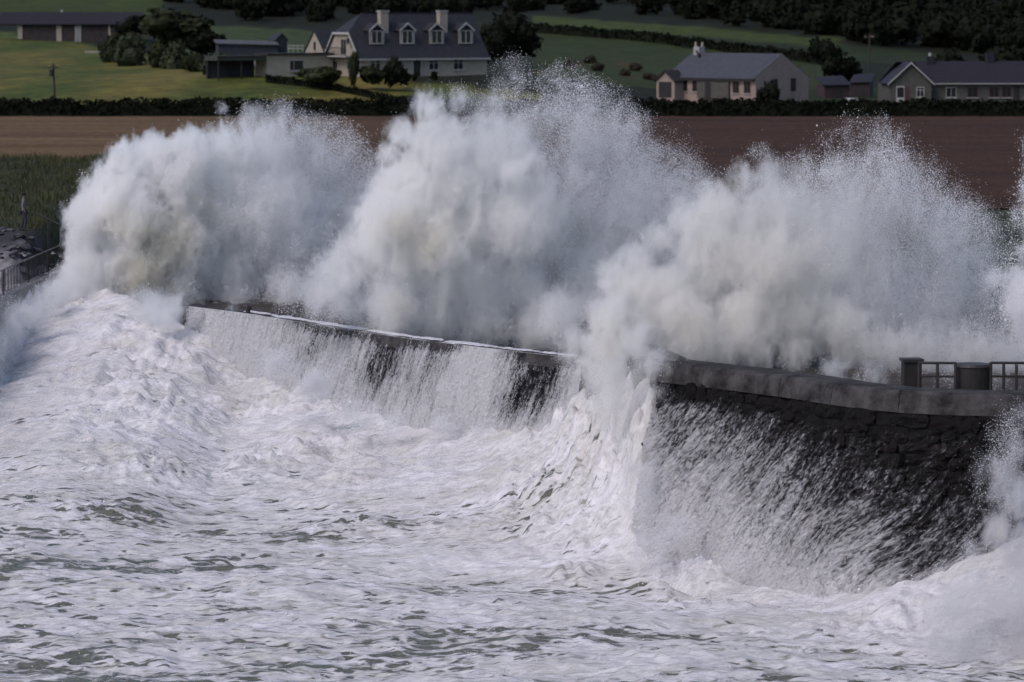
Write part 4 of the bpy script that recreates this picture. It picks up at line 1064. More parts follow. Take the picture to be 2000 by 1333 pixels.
# wooded slope: reads as one dark mass
prot = [crown_arrays(200 + i, 300, .11, lobes=7, core=True) for i in range(3)]
VV, FF3, FF4 = [], [], []; off = 0
rw = np.random.default_rng(12)
spots = []
for _ in range(2600):
    D = rw.uniform(560, 960); x = rw.uniform(-60, 2080)
    X = (x - 1000) * D / F; zg = tz(X, D); y = (H - zg) * F / D
    lim = np.interp(x, [0, 330, 420, 600, 1040, 1300, 1580, 1700, 1900, 2000], [-30, 0, 40, 50, 24, 40, 66, 88, 105, 108])
    if y < lim and y > -75 and not (x < 330 and y > -2): spots.append((X, D, zg, x))
spots = spots[:420]
for i, (X, D, zg, x) in enumerate(spots):
    V, Q4, cv, cf = prot[i % 3]; s = rw.uniform(2.4, 5.0); a = rw.uniform(0, 6.28); c_, s_ = math.cos(a), math.sin(a)
    T = np.array([[c_, -s_, 0], [s_, c_, 0], [0, 0, rw.uniform(.8, 1.1)]])
    P_ = (np.concatenate([V, cv]) @ T.T) * s + np.array([X, D, zg + s * .55])
    VV.append(P_); FF4.append(Q4 + off); FF3.append(np.concatenate([cf, cf[:, 2:]], 1)[:, :3] + len(V) + off); off += len(P_)
me = bpy.data.meshes.new('wood')
me.from_pydata(np.concatenate(VV).tolist(), [], np.concatenate(FF4).tolist() + np.concatenate(FF3).tolist())
me.materials.append(M['leafdark']); me.update()
tag(link('far_wood', me), 'dark wood covering the hillside above the houses', 'wood', kind='stuff')
# rough grass on the bank, left
n = 26000; r = np.random.default_rng(5)
X = r.uniform(-36, -15, n); Y = r.uniform(211, 250, n); keep = (pn(X / 1.5, Y / 1.5, 3) > -.3); X, Y = X[keep], Y[keep]; n = len(X)
zg = terrain(X, Y); hh = r.uniform(.12, .42, n) * (1 + .8 * pn(X / 2, Y / 2, 6)); a = r.uniform(0, 6.28, n); wd = .035
dx, dy = np.cos(a) * wd, np.sin(a) * wd
V = np.stack([np.stack([X - dx, Y - dy, zg - .03], 1), np.stack([X + dx, Y + dy, zg - .03], 1), np.stack([X + r.normal(0, .1, n), Y + r.normal(0, .1, n), zg + hh], 1)], 1).reshape(-1, 3)
me = npmesh('bank_grass', V, np.arange(3 * n).reshape(-1, 3), mat('rank_grass', (.040, .052, .022), (.075, .070, .030), .6, .9), False)
tag(link('bank_grass', me), 'rank green grass on the bank behind the walker', 'grass', kind='stuff')

# ---------------------------------------------------------------- left shore: boulders, railings, person
def boulder_mesh(seed):
    r = random.Random(seed); bm = bmesh.new(); bmesh.ops.create_icosphere(bm, subdivisions=2, radius=.5)
    ax = [Vector((r.uniform(-1, 1), r.uniform(-1, 1), r.uniform(-1, 1))).normalized() for _ in range(13)]
    for v in bm.verts:
        for a in ax:
            d = v.co.dot(a) - .27
            if d > 0: v.co -= a * d * 1.0
        v.co.z *= .62
    me = bpy.data.meshes.new('boulder'); bm.to_mesh(me); bm.free(); me.materials.append(M['rock']); return me
bms = [boulder_mesh(i) for i in range(6)]
rr_ = random.Random(4)
for i in range(110):
    D = rr_.uniform(196, 210.5); X = rr_.uniform(-27.5, -22.9 - (D - 196) * .03)
    if D < 203 and X > -27: continue
    o = link('shore_boulder', bms[i % 6], None, (X, D, tz(X, D) + .04)); s = rr_.uniform(.35, 1.0) * (1.5 if rr_.random() < .15 else 1)
    o.scale = (s, s * rr_.uniform(.7, 1.2), s * rr_.uniform(.6, 1.0)); o.rotation_euler = (rr_.uniform(-.3, .3), rr_.uniform(-.3, .3), rr_.uniform(0, 6))
    tag(o, 'grey angular boulder heaped on the shore behind the left railing', 'boulder', 'boulders heaped on the shore behind the railing')
rp = empty('concrete_slipway', (-25.6, 197, tz(-25.6, 197)), R(4), 'pale concrete slab path running behind the left railing', 'path')
for k in range(4): MB().box(-1.0, .7, -6 + k * 2.6, -3.45 + k * 2.6, -.2 , .1 + .015 * k).build('slab', M['concrete'], rp)
# railing along the slipway
def rail_run(o, a, b, hgt, posts, n_bal, mt, top_r=.035, mid=None):
    a, b = Vector(a) - o.location, Vector(b) - o.location
    u = Vector((0, 0, hgt))
    MB().bar(a + u, b + u, top_r, 8).build('handrail', mt, o)
    if n_bal: MB().bar(a + Z * .12, b + Z * .12, top_r * .7, 6).build('bottom_rail', mt, o)
    if mid: MB().bar(a + Z * mid, b + Z * mid, top_r * .9, 6).build('middle_rail', mt, o)
    for i in range(posts):
        p = a.lerp(b, i / (posts - 1)); MB().bar(p - Z * (.25 if n_bal or mid else 1.4), p + Z * (hgt + .02), top_r * 1.15, 8).build('post', M['metal'], o)
    for i in range(1, n_bal):
        p = a.lerp(b, i / n_bal)
        MB().bar(p + Z * .12, p + u, .022, 5).build('baluster', M['metal'], o)
p_near = P(-46, 602, 184.5); p_far = P(128, 520, 214)
lr = empty('slipway_railing', p_near, 0, 'rusty iron railing with thin upright bars on the left shore', 'railing')
rail_run(lr, p_near, P(56, 553, 201.5), 1.2, 3, 17, M['rust'], .038)
rail_run(lr, P(56, 553, 201.5), p_far, 1.2, 3, 15, M['rust'], .038)
kerb = MB()
a_, b_ = Vector(p_near) - lr.location, Vector(p_far) - lr.location
kerb.solid([a_ + Vector(q) for q in ((-.35, 0, -3), (.3, 0, -3), (.2, 0, .0), (-.3, 0, .0))] + [b_ + Vector(q) for q in ((-.35, 0, -3), (.3, 0, -3), (.2, 0, .0), (-.3, 0, .0))],
           [(0, 1, 2, 3), (7, 6, 5, 4), (0, 4, 5, 1), (1, 5, 6, 2), (2, 6, 7, 3), (3, 7, 4, 0)])
kw = kerb.build('slipway_kerb', M['concrete'], None, lr.location.copy()); tag(kw, 'low rough kerb wall carrying the left railing', 'wall')
sr = empty('step_handrail', P(70, 452, 211), 0, 'short sloping handrail beside steps right of the walker', 'handrail')
q0, q1 = P(70, 447, 211), P(118, 472, 208)
rail_run(sr, q0, q1, .85, 3, 0, M['metal'], .028)

# person: one skinned body, clothes on top
def skin_obj(name, pts, edges, rad, mt, parent, root=0, sub=2):
    me = bpy.data.meshes.new(name); me.from_pydata(pts, edges, []); o = link(name, me, parent)
    m = o.modifiers.new('s', 'SKIN'); 
    sv = me.skin_vertices[0] if me.skin_vertices else None
    if sv is None:
        bpy.context.view_layer.objects.active = o
        sv = me.skin_vertices[0]
    for i, r_ in enumerate(rad): sv.data[i].radius = (r_[0], r_[1]) if isinstance(r_, tuple) else (r_, r_)
    sv.data[root].use_root = True
    o.modifiers.new('d', 'SUBSURF').levels = sub; o.modifiers['d'].render_levels = sub
    me.materials.append(mt)
    return o
pp = P(47, 449, 210)
pe = empty('person', (pp.x, 210, tz(pp.x, 210)), 0, 'dark-haired person in a pale top and dark trousers walking on the shore', 'person')
k = 1.13
pts = [(0, 0, .95), (-.01, 0, 1.12), (-.02, 0, 1.32), (-.01, 0, 1.47), (.01, 0, 1.55), (.03, 0, 1.64), (.04, 0, 1.74),
       (.0, -.16, 1.42), (-.05, -.21, 1.15), (.07, -.20, .92), (.11, -.19, .84),
       (-.02, .16, 1.42), (.0, .21, 1.15), (-.04, .2, .92), (-.03, .2, .83),
       (.0, -.09, .88), (.10, -.10, .50), (.04, -.10, .09), (.18, -.11, .04),
       (.0, .09, .88), (-.04, .10, .50), (-.16, .10, .11), (-.04, .11, .05)]
ed = [(0, 1), (1, 2), (2, 3), (3, 4), (4, 5), (5, 6), (2, 7), (7, 8), (8, 9), (9, 10), (2, 11), (11, 12), (12, 13), (13, 14), (0, 15), (15, 16), (16, 17), (17, 18), (0, 19), (19, 20), (20, 21), (21, 22)]
rad = [(.15, .11), (.13, .10), (.16, .11), .06, .052, (.085, .075), (.07, .065), .05, .042, .033, .03, .05, .042, .033, .03, .09, .06, .04, .035, .09, .06, .04, .035]
pts = [(a * k, b * k, c * k) for a, b, c in pts]
skin_obj('body', pts, ed, [(r_[0] * k, r_[1] * k) if isinstance(r_, tuple) else r_ * k for r_ in rad], M['skin'], pe)
sel = [0, 1, 2, 3, 7, 8, 9, 11, 12, 13]; mp_ = {v: i for i, v in enumerate(sel)}
skin_obj('jumper', [pts[i] for i in sel], [(mp_[a], mp_[b]) for a, b in ed if a in mp_ and b in mp_], [(.185, .14), (.16, .125), (.19, .135), .075, .068, .06, .045, .068, .06, .045], M['top'], pe)
sel = [0, 15, 16, 17, 19, 20, 21]; mp_ = {v: i for i, v in enumerate(sel)}
skin_obj('trousers', [pts[i] for i in sel], [(mp_[a], mp_[b]) for a, b in ed if a in mp_ and b in mp_], [(.165, .13), .115, .085, .06, .115, .085, .06], M['trouser'], pe)
skin_obj('hair', [(.0 * k, 0, 1.62 * k), (.0 * k, 0, 1.70 * k), (.02 * k, 0, 1.78 * k)], [(0, 1), (1, 2)], [(.12, .12), (.155, .145), (.13, .12)], M['hair'], pe)
for i_, (a, b) in enumerate(((17, 18), (21, 22))):
    q = [Vector(pts[a]), Vector(pts[b])]
    MB().bar(q[0] + Vector((-.05, 0, -.02)), q[1] + Vector((.03, 0, 0)), .055, 8, .045).build('shoe', M['dark'], pe)

# gulls over the railing
def gull(p, s, rz, lab):
    g = empty('gull', p, rz, lab, 'gull')
    m = MB(); ring = [(-.28, .01), (-.18, .05), (0, .085), (.14, .07), (.22, .045), (.29, .04), (.36, .008)]
    for x, r_ in ring:
        for q in range(8): t = q * math.pi / 4; m.v.append((x * s, r_ * math.cos(t) * s, (r_ * math.sin(t) + (.03 if x > .2 else 0)) * s))
    for i in range(len(ring) - 1):
        for q in range(8): m.f.append((i * 8 + q, i * 8 + (q + 1) % 8, i * 8 + 8 + (q + 1) % 8, i * 8 + 8 + q))
    m.build('body', M['white'], g, smooth=True)
    for sg in (-1, 1):
        w = MB().solid([(.12 * s, sg * .04 * s, .04 * s), (-.08 * s, sg * .04 * s, .04 * s), (-.04 * s, sg * .3 * s, .2 * s), (.14 * s, sg * .3 * s, .2 * s), (-.05 * s, sg * .62 * s, .14 * s),
                        (.12 * s, sg * .04 * s, .055 * s), (-.08 * s, sg * .04 * s, .055 * s), (-.04 * s, sg * .3 * s, .215 * s), (.14 * s, sg * .3 * s, .215 * s), (-.05 * s, sg * .62 * s, .15 * s)],
                       [(0, 1, 2, 3), (3, 2, 4), (8, 7, 6, 5), (9, 7, 8), (0, 5, 6, 1), (1, 6, 7, 2), (2, 7, 9, 4), (4, 9, 8, 3), (3, 8, 5, 0)])
        w.build('wing', M['offwhite'], g)
gull(P(48, 500, 199), .62, 1.2, 'white gull with raised wings above the left railing')
gull(P(103, 496, 204), .4, .3, 'small white gull close to the edge of the leftmost splash')

# ---------------------------------------------------------------- iron railing and tank behind the near wall
zr = 7.30
a0, a1 = P(1775, 757, 136.2), P(2060, 775, 136.0)
a0.z = a1.z = zr - .05
nr_ = empty('promenade_railing', a0, 0, 'dark iron two-bar railing standing behind the near parapet', 'railing')
for (xa, xb, pz) in ((1795, 1866, 3), (1935, 2060, 6)):
    pa, pb = P(xa, 755, 136.2), P(xb, 765, 136.1); pa.z = pb.z = zr - .05
    rail_run(nr_, pa, pb, P(1800, 709, 136.2).z - (zr - .05), pz, 0, M['metal'], .045, .42)
tk = P(1900, 750, 136.6)
tk_o = empty('iron_tank', (tk.x, 136.6, zr - .4), 0, 'squat dark round tank with a flat lid between the railing bays', 'tank')
hb = P(1900, 716, 136.6).z - (zr - .4)
MB().bar((0, 0, -.2), (0, 0, hb), .62, 24).build('drum', M['dark'], tk_o)
MB().bar((0, 0, hb + .002), (0, 0, hb + .09), .66, 24, .60).build('lid', M['metal'], tk_o)
pl_ = P(1780, 740, 138.6)
pi = empty('gate_pillar', (pl_.x, 138.6, 6.6), R(5), 'stubby dark pillar fading into spray left of the iron railing', 'pillar')
ht = P(1780, 706, 138.6).z - 6.6
MB().box(-.3, .3, -.3, .3, -.3, ht).build('shaft', M['dark'], pi)
MB().box(-.36, .36, -.36, .36, ht, ht + .1).build('cap', M['metal'], pi)
bo = P(484, 613, 185.6)
bl = empty('mooring_post', (bo.x, 185.6, 6.0), 0, 'stubby black mooring post at the left end of the low wall', 'bollard')
MB().bar((0, 0, -.05), (.02, 0, .28), .12, 10, .10).build('shaft', M['dark'], bl)
MB().bar((.02, 0, .28), (.1, 0, .36), .17, 10, .12).build('cap', M['metal'], bl)
# ---------------------------------------------------------------- spray: volumes of fine water plus flung drops
def bandnoise(shape, vox, lam, seed, up=1.0):
    r = np.random.default_rng(seed)
    n = r.standard_normal(shape).astype(np.float32)
    f = np.fft.rfftn(n)
    kz = [np.fft.fftfreq(s, vox) for s in shape[:2]] + [np.fft.rfftfreq(shape[2], vox)]
    k = np.sqrt(kz[0][:, None, None] ** 2 + kz[1][None, :, None] ** 2 + (up * kz[2][None, None, :]) ** 2 + .8 * (up - 1) * kz[2][None, None, :] * kz[0][:, None, None]) * lam
    f *= np.exp(-((k - 1) / .45) ** 2)
    n = np.fft.irfftn(f, s=shape).astype(np.float32)
    return n / n.std()
def volmat(name, dens, tint, silt):
    m = bpy.data.materials.new(name); m.use_nodes = True; t = m.node_tree; L = t.links.new
    t.nodes.remove(t.nodes['Principled BSDF']); out = t.nodes['Material Output']
    v = t.nodes.new('ShaderNodeVolumePrincipled'); v.inputs['Density'].default_value = dens
    v.inputs['Anisotropy'].default_value = .15
    v.inputs['Color'].default_value = (*tint, 1)
    if silt:
        geo = t.nodes.new('ShaderNodeNewGeometry'); last = None
        n = t.nodes.new('ShaderNodeTexNoise'); n.inputs['Scale'].default_value = .9; n.inputs['Detail'].default_value = 5
        L(geo.outputs['Position'], n.inputs['Vector'])
        for c, r_, k in silt:
            d = t.nodes.new('ShaderNodeVectorMath'); d.operation = 'DISTANCE'; d.inputs[1].default_value = c
            L(geo.outputs['Position'], d.inputs[0])
            a = t.nodes.new('ShaderNodeMath'); a.operation = 'MULTIPLY_ADD'; a.inputs[1].default_value = r_ * 1.3; L(n.outputs[0], a.inputs[0]); L(d.outputs['Value'], a.inputs[2])
            mr = t.nodes.new('ShaderNodeMapRange'); mr.interpolation_type = 'SMOOTHSTEP'
            mr.inputs[1].default_value = r_ * 2.2; mr.inputs[2].default_value = r_ * 1.0; mr.inputs[3].default_value = 0; mr.inputs[4].default_value = k
            L(a.outputs[0], mr.inputs[0])
            if last is None: last = mr.outputs[0]
            else:
                q = t.nodes.new('ShaderNodeMath'); q.operation = 'MAXIMUM'; L(last, q.inputs[0]); L(mr.outputs[0], q.inputs[1]); last = q.outputs[0]
        mx = t.nodes.new('ShaderNodeMixRGB'); L(last, mx.inputs[0]); mx.inputs[1].default_value = (*tint, 1); mx.inputs[2].default_value = (.87, .83, .70, 1)
        L(mx.outputs[0], v.inputs['Color'])
    L(v.outputs[0], out.inputs['Volume'])
    return m
dropmat = mat('water_drops', (.80, .80, .83), None, rough=.35, spec=.5)

def plume(name, label, D, blobs, dens, vox=.09, silt=(), seed=1, amp=1.0, ndrops=40000, drop_r=.016, tint=(.998, .996, .992), nfine=160000, fine_r=.010, ybase=None, wisp=1.0):
    """blobs: (photo x, y, radius px, depth offset m, density, softness m, flatten)"""
    B = []
    for b in blobs:
        x, y, r, dy, dn, sf = b[:6]
        Dd = D + dy; c = P(x, y, Dd); B.append((c.x, c.y, c.z, r * Dd / F, dn, sf))
    B = np.array(B, dtype=np.float32)
    pad = 1.3
    lo = (B[:, :3] - B[:, 3:4] - np.minimum(B[:, 5:6], 2) * .3).min(0) - pad; hi = (B[:, :3] + B[:, 3:4] + np.minimum(B[:, 5:6], 2) * .3).max(0) + pad
    n = np.maximum(8, np.ceil((hi - lo) / vox)).astype(int); n = np.array([int(2 * math.ceil(q / 2)) for q in n]); hi = lo + (n - 1) * vox
    ax = [lo[i] + vox * np.arange(n[i], dtype=np.float32) for i in range(3)]
    X, Y, Zv = ax[0][:, None, None], ax[1][None, :, None], ax[2][None, None, :]
    lams = [4.2, 2.1, 1.05, .52, .30, .2]; amps = [.26, .24, .24, .20, .16, .08]
    if vox > .085: lams = lams[:5]
    N = np.zeros(n, np.float32); NF = np.zeros(n, np.float32)
    for i, (l, a) in enumerate(zip(lams, amps)):
        b = bandnoise(tuple(n), vox, l, seed * 10 + i, 1.0 if i < 1 else 1.7)
        if i == 0: N += a * .6 * b
        elif i < 3: N += a * (.8 - 1.1 * np.abs(b)) + .0 * b; NF += b * (.5 if i == 1 else .35)
        else: N += a * (.8 - 1.0 * np.abs(b)); NF += b * .5
    Dn = np.zeros(n, np.float32)
    for cx, cy_, cz, r, dn, sf in B:
        m_ = r + 1.6 + sf * .2
        s = [slice(max(0, int((c - m_ - l) / vox)), int((c + m_ - l) / vox) + 2) for c, l in zip((cx, cy_, cz), lo)]
        dist = np.sqrt((X[s[0]] - cx) ** 2 + (Y[:, s[1]] - cy_) ** 2 + (Zv[:, :, s[2]] - cz) ** 2)
        q = r - dist + amp * N[s[0], s[1], s[2]] * min(1.4, .45 + r * .35)
        tt_ = np.clip(q / sf, 0, 1); tt_ = tt_ * tt_ * (3 - 2 * tt_) * dn
        Dn[s[0], s[1], s[2]] = np.maximum(Dn[s[0], s[1], s[2]], tt_) + .15 * np.minimum(Dn[s[0], s[1], s[2]], tt_)
    Dn *= np.exp(np.clip(.50 * wisp * NF, -1.3, 1.0))
    for axi, k_ in ((0, 4), (1, 4), (2, 4)):          # keep the box faces empty
        f = np.minimum(np.arange(n[axi]), n[axi] - 1 - np.arange(n[axi])) / k_
        sh_ = [1, 1, 1]; sh_[axi] = -1; Dn *= np.clip(f, 0, 1).reshape(sh_).astype(np.float32)
    base = Vector((float((lo[0] + hi[0]) / 2), float(D), float(lo[2])))
    root = empty(name, base, 0, label, 'spray')
    # source points -> volume grid inside the modifier
    npts = int(np.prod(n))
    me = bpy.data.meshes.new('spray_mist'); me.vertices.add(npts)
    a = me.attributes.new('water', 'FLOAT', 'POINT'); a.data.foreach_set('value', Dn.ravel())
    vm = volmat(name + '_mist', dens, tint, [(tuple(P(x, y, D + dy)), r * D / F, k) for x, y, r, dy, k in silt])
    o = link('spray_mist', me, root, -base)
    tag(o, kind='stuff')
    g = bpy.data.node_groups.new('mist_grid', 'GeometryNodeTree')
    g.interface.new_socket('Geometry', in_out='INPUT', socket_type='NodeSocketGeometry'); g.interface.new_socket('Geometry', in_out='OUTPUT', socket_type='NodeSocketGeometry')
    nd = g.nodes.new; gi = nd('NodeGroupInput'); go = nd('NodeGroupOutput'); vc = nd('GeometryNodeVolumeCube'); pos = nd('GeometryNodeInputPosition')
    sub = nd('ShaderNodeVectorMath'); sub.operation = 'SUBTRACT'; sub.inputs[1].default_value = tuple(float(q) for q in lo)
    dv = nd('ShaderNodeVectorMath'); dv.operation = 'SCALE'; dv.inputs['Scale'].default_value = 1 / vox
    ad = nd('ShaderNodeVectorMath'); ad.operation = 'ADD'; ad.inputs[1].default_value = (.5, .5, .5)
    fl_ = nd('ShaderNodeVectorMath'); fl_.operation = 'FLOOR'
    dt = nd('ShaderNodeSeparateXYZ')
    i1 = nd('FunctionNodeFloatToInt'); i2 = nd('FunctionNodeFloatToInt'); i3 = nd('FunctionNodeFloatToInt')
    L = g.links.new
    L(pos.outputs[0], sub.inputs[0]); L(sub.outputs[0], dv.inputs[0]); L(dv.outputs[0], ad.inputs[0]); L(ad.outputs[0], fl_.inputs[0]); L(fl_.outputs[0], dt.inputs[0])
    def im(op, a_, b_, c_=None):
        m = nd('FunctionNodeIntegerMath'); m.operation = op; L(a_, m.inputs[0])
        if isinstance(b_, int): m.inputs[1].default_value = b_
        else: L(b_, m.inputs[1])
        if c_ is not None: L(c_, m.inputs[2])
        return m.outputs[0]
    for k_, ii in enumerate((i1, i2, i3)): L(dt.outputs[k_], ii.inputs[0])
    r1 = im('MULTIPLY_ADD', i1.outputs[0], int(n[1]), i2.outputs[0]); r2 = im('MULTIPLY_ADD', r1, int(n[2]), i3.outputs[0])
    na = nd('GeometryNodeInputNamedAttribute'); na.data_type = 'FLOAT'; na.inputs[0].default_value = 'water'
    si = nd('GeometryNodeSampleIndex'); si.data_type = 'FLOAT'; si.domain = 'POINT'; si.clamp = True
    L(gi.outputs[0], si.inputs['Geometry']); L(na.outputs[0], si.inputs['Value']); L(r2, si.inputs['Index'])
    L(si.outputs[0], vc.inputs['Density'])
    vc.inputs['Min'].default_value = tuple(float(q) for q in lo); vc.inputs['Max'].default_value = tuple(float(q) for q in hi)
    for k_, q in zip(('Resolution X', 'Resolution Y', 'Resolution Z'), n): vc.inputs[k_].default_value = int(q)
    sm = nd('GeometryNodeSetMaterial'); sm.inputs['Material'].default_value = vm
    L(vc.outputs[0], sm.inputs[0]); L(sm.outputs[0], go.inputs[0])
    md = o.modifiers.new('grid', 'NODES'); md.node_group = g
    me.materials.append(vm)
    # drops thrown clear of the mist
    r = np.random.default_rng(seed + 99)
    th_ = Dn
    w8 = np.where((th_ > .004) & (th_ < .35), 1., 0) + .12 * (th_ >= .35)
    w8 = w8 * np.exp(np.clip(1.3 * NF, -3, 3))
    flat = w8.ravel().astype(np.float64); flat = np.cumsum(flat); tot = flat[-1]
    def pick(k, jit):
        ix = np.searchsorted(flat, r.uniform(0, tot, k)); a0_ = np.unravel_index(np.minimum(ix, npts - 1), n)
        p = np.stack([lo[i] + vox * a0_[i] for i in range(3)], 1) + r.normal(0, jit, (k, 3)) + (r.uniform(0, 1, (k, 1)) < .15) * r.normal(0, jit * 3, (k, 3))
        return p
    if ndrops:
        p = pick(ndrops, .12); s = drop_r * np.minimum(2.4, np.exp(r.normal(0, .6, (ndrops, 1))))
        u = r.normal(size=(ndrops, 3)); u /= np.linalg.norm(u, axis=1)[:, None]; v = np.cross(u, r.normal(size=(ndrops, 3))); v /= np.linalg.norm(v, axis=1)[:, None]; w_ = np.cross(u, v)
        V = np.stack([p + u * s * 1.7, p - u * s * .6 + v * s, p - u * s * .6 - v * s * .5 + w_ * s * .87, p - u * s * .6 - v * s * .5 - w_ * s * .87], 1).reshape(-1, 3) - np.array(base)
        I = np.arange(ndrops)[:, None] * 4
        Q3 = np.concatenate([I + np.array([[0, 1, 2]]), I + np.array([[0, 2, 3]]), I + np.array([[0, 3, 1]]), I + np.array([[1, 3, 2]])])
        tag(link('flung_drops', npmesh('flung_drops', V, Q3, dropmat, True), root), kind='stuff')
    if nfine:
        p = pick(nfine, .08) - np.array(base)
        drop_points('fine_drops', p, fine_r * np.exp(r.normal(0, .4, nfine)), root)
    return root

def drop_points(name, p, size, parent=None):
    me = npmesh(name, p, None, dropmat, False, {'size': ('FLOAT', size)})
    o = link(name, me, parent)
    g = bpy.data.node_groups.get('drop_points')
    if not g:
        g = bpy.data.node_groups.new('drop_points', 'GeometryNodeTree')
        g.interface.new_socket('Geometry', in_out='INPUT', socket_type='NodeSocketGeometry'); g.interface.new_socket('Geometry', in_out='OUTPUT', socket_type='NodeSocketGeometry')
        gi = g.nodes.new('NodeGroupInput'); go = g.nodes.new('NodeGroupOutput'); mp = g.nodes.new('GeometryNodeMeshToPoints'); na = g.nodes.new('GeometryNodeInputNamedAttribute')
        na.data_type = 'FLOAT'; na.inputs[0].default_value = 'size'; sm = g.nodes.new('GeometryNodeSetMaterial'); sm.inputs['Material'].default_value = dropmat
        g.links.new(gi.outputs[0], mp.inputs['Mesh']); g.links.new(na.outputs[0], mp.inputs['Radius']); g.links.new(mp.outputs[0], sm.inputs[0]); g.links.new(sm.outputs[0], go.inputs[0])
    md = o.modifiers.new('points', 'NODES'); md.node_group = g
    return tag(o, kind='stuff')
tag(drop_points('surf_froth', FROTH[0], FROTH[1]), 'white froth skipping over the broken surf below the walls', 'froth')
C1 = .22; T1 = 1.3; T2 = 2.6     # crisp, medium, soft edge widths in metres
plume('spray_plume', 'bright white wall of spray exploding at the far left end', 203, [
    (178, 420, 52, -2, 1, C1), (160, 470, 40, -2, 1, C1), (165, 520, 48, -2, 1, C1), (208, 365, 45, -1, 1, C1), (255, 325, 45, -1, 1, C1), (300, 298, 42, 0, 1, C1), (245, 420, 90, -1, 1, C1),
    (250, 530, 90, -1, 1, .5), (330, 365, 82, 0, 1, C1), (375, 300, 55, 0, 1, C1), (432, 300, 62, 1, 1, .5), (448, 250, 26, 1, .8, .3), (438, 215, 14, 1, .6, .3), (330, 480, 95, 0, 1, .5),
    (420, 400, 100, 1, .9, .8), (520, 300, 78, 2, .55, T1), (490, 236, 36, 2, .5, .8), (540, 228, 34, 2, .3, T1), (600, 320, 90, 3, .30, T2), (510, 400, 115, 2, .5, T1), (560, 490, 110, 2, .4, T2), (640, 420, 90, 3, .22, T2), (665, 290, 60, 4, .12, T2),
    (440, 540, 80, 1, .8, T1), (150, 575, 52, -2, .8, .8), (130, 560, 44, -3, .9, .6), (100, 590, 40, -6, .8, .7), (65, 615, 38, -11, .7, .7), (20, 640, 44, -15, .6, .8), (-30, 665, 50, -18, .6, .8), (330, 612, 44, -15, .8, .9), (285, 600, 44, -12, .8, .9), (455, 615, 20, -16, .5, .7), (200, 600, 44, -3, .8, .8), (260, 610, 36, -3, .7, .8), (200, 345, 26, 0, .15, .7), (165, 350, 16, 0, .25, .4), (340, 590, 60, -2, .5, T1), (560, 570, 60, -1, .4, T1), (690, 400, 120, 5, .14, 3.2), (700, 380, 60, 3, .2, T2), (640, 560, 70, 0, .4, T1), (470, 590, 50, -1, .5, T1), (400, 600, 36, -2, .5, T1)],
    2.0, silt=[(330, 480, 70, -3, .45), (290, 540, 60, -3, .5), (420, 400, 60, -2, .35), (230, 440, 40, -3, .3)], seed=1, ndrops=26000, nfine=220000, drop_r=.011, fine_r=.0085)
plume('spray_plume', 'highest spray plume, speckled at its crest, in the middle', 177, [
    (840, 215, 40, 0, .9, .5), (862, 285, 70, 0, 1, .4), (785, 262, 34, 0, .9, .35), (760, 300, 30, 0, .9, .35), (902, 200, 40, 0, .6, .9), (960, 200, 48, 1, .4, 1.2), (800, 370, 75, 0, 1, .35), (760, 430, 72, -1, 1, .5),
    (722, 480, 62, -1, .9, .7), (690, 530, 62, -1, .8, 1.), (820, 480, 110, 0, 1, .6), (905, 380, 110, 1, .9, .8), (960, 300, 100, 1, .6, 1.2), (1050, 270, 90, 2, .22, T2), (1120, 240, 85, 2, .12, T2), (1180, 290, 95, 3, .12, T2),
    (1255, 350, 90, 3, .08, T2), (1000, 430, 120, 1, .7, T1), (880, 560, 100, 0, .8, T1), (760, 590, 78, -1, .8, T1), (640, 585, 62, -1, .45, T1), (1000, 560, 100, 1, .5, T1), (1100, 470, 110, 2, .26, T2), (1100, 600, 80, 2, .35, T2),
    (1190, 430, 90, 3, .16, T2), (1280, 430, 80, 3, .1, T2), (570, 580, 50, 0, .25, T2), (1010, 345, 40, -1, .8, .5), (1040, 310, 30, -1, .5, .6), (660, 470, 40, 1, .25, T2), (1130, 340, 40, 1, .3, 1.2), (1230, 430, 190, 4, .13, 3.6), (1150, 300, 150, 4, .09, 3.4), (1170, 540, 120, 2, .4, T2), (1160, 630, 90, 1, .6, T1), (950, 630, 65, 0, .8, T1), (1060, 630, 75, 0, .8, T1), (700, 610, 50, 0, .6, T1), (820, 630, 46, 0, .7, T1), (1000, 150, 50, 2, .05, T1), (1090, 160, 55, 2, .04, T1)],
    1.7, silt=[(810, 470, 60, -3, .9), (790, 590, 50, -3, .75), (880, 420, 60, -3, .5), (840, 350, 60, -3, .35), (850, 600, 60, -3, .6)], tint=(.997, .993, .983), seed=2, ndrops=45000, nfine=400000, drop_r=.0085, fine_r=.0068, wisp=1.25)
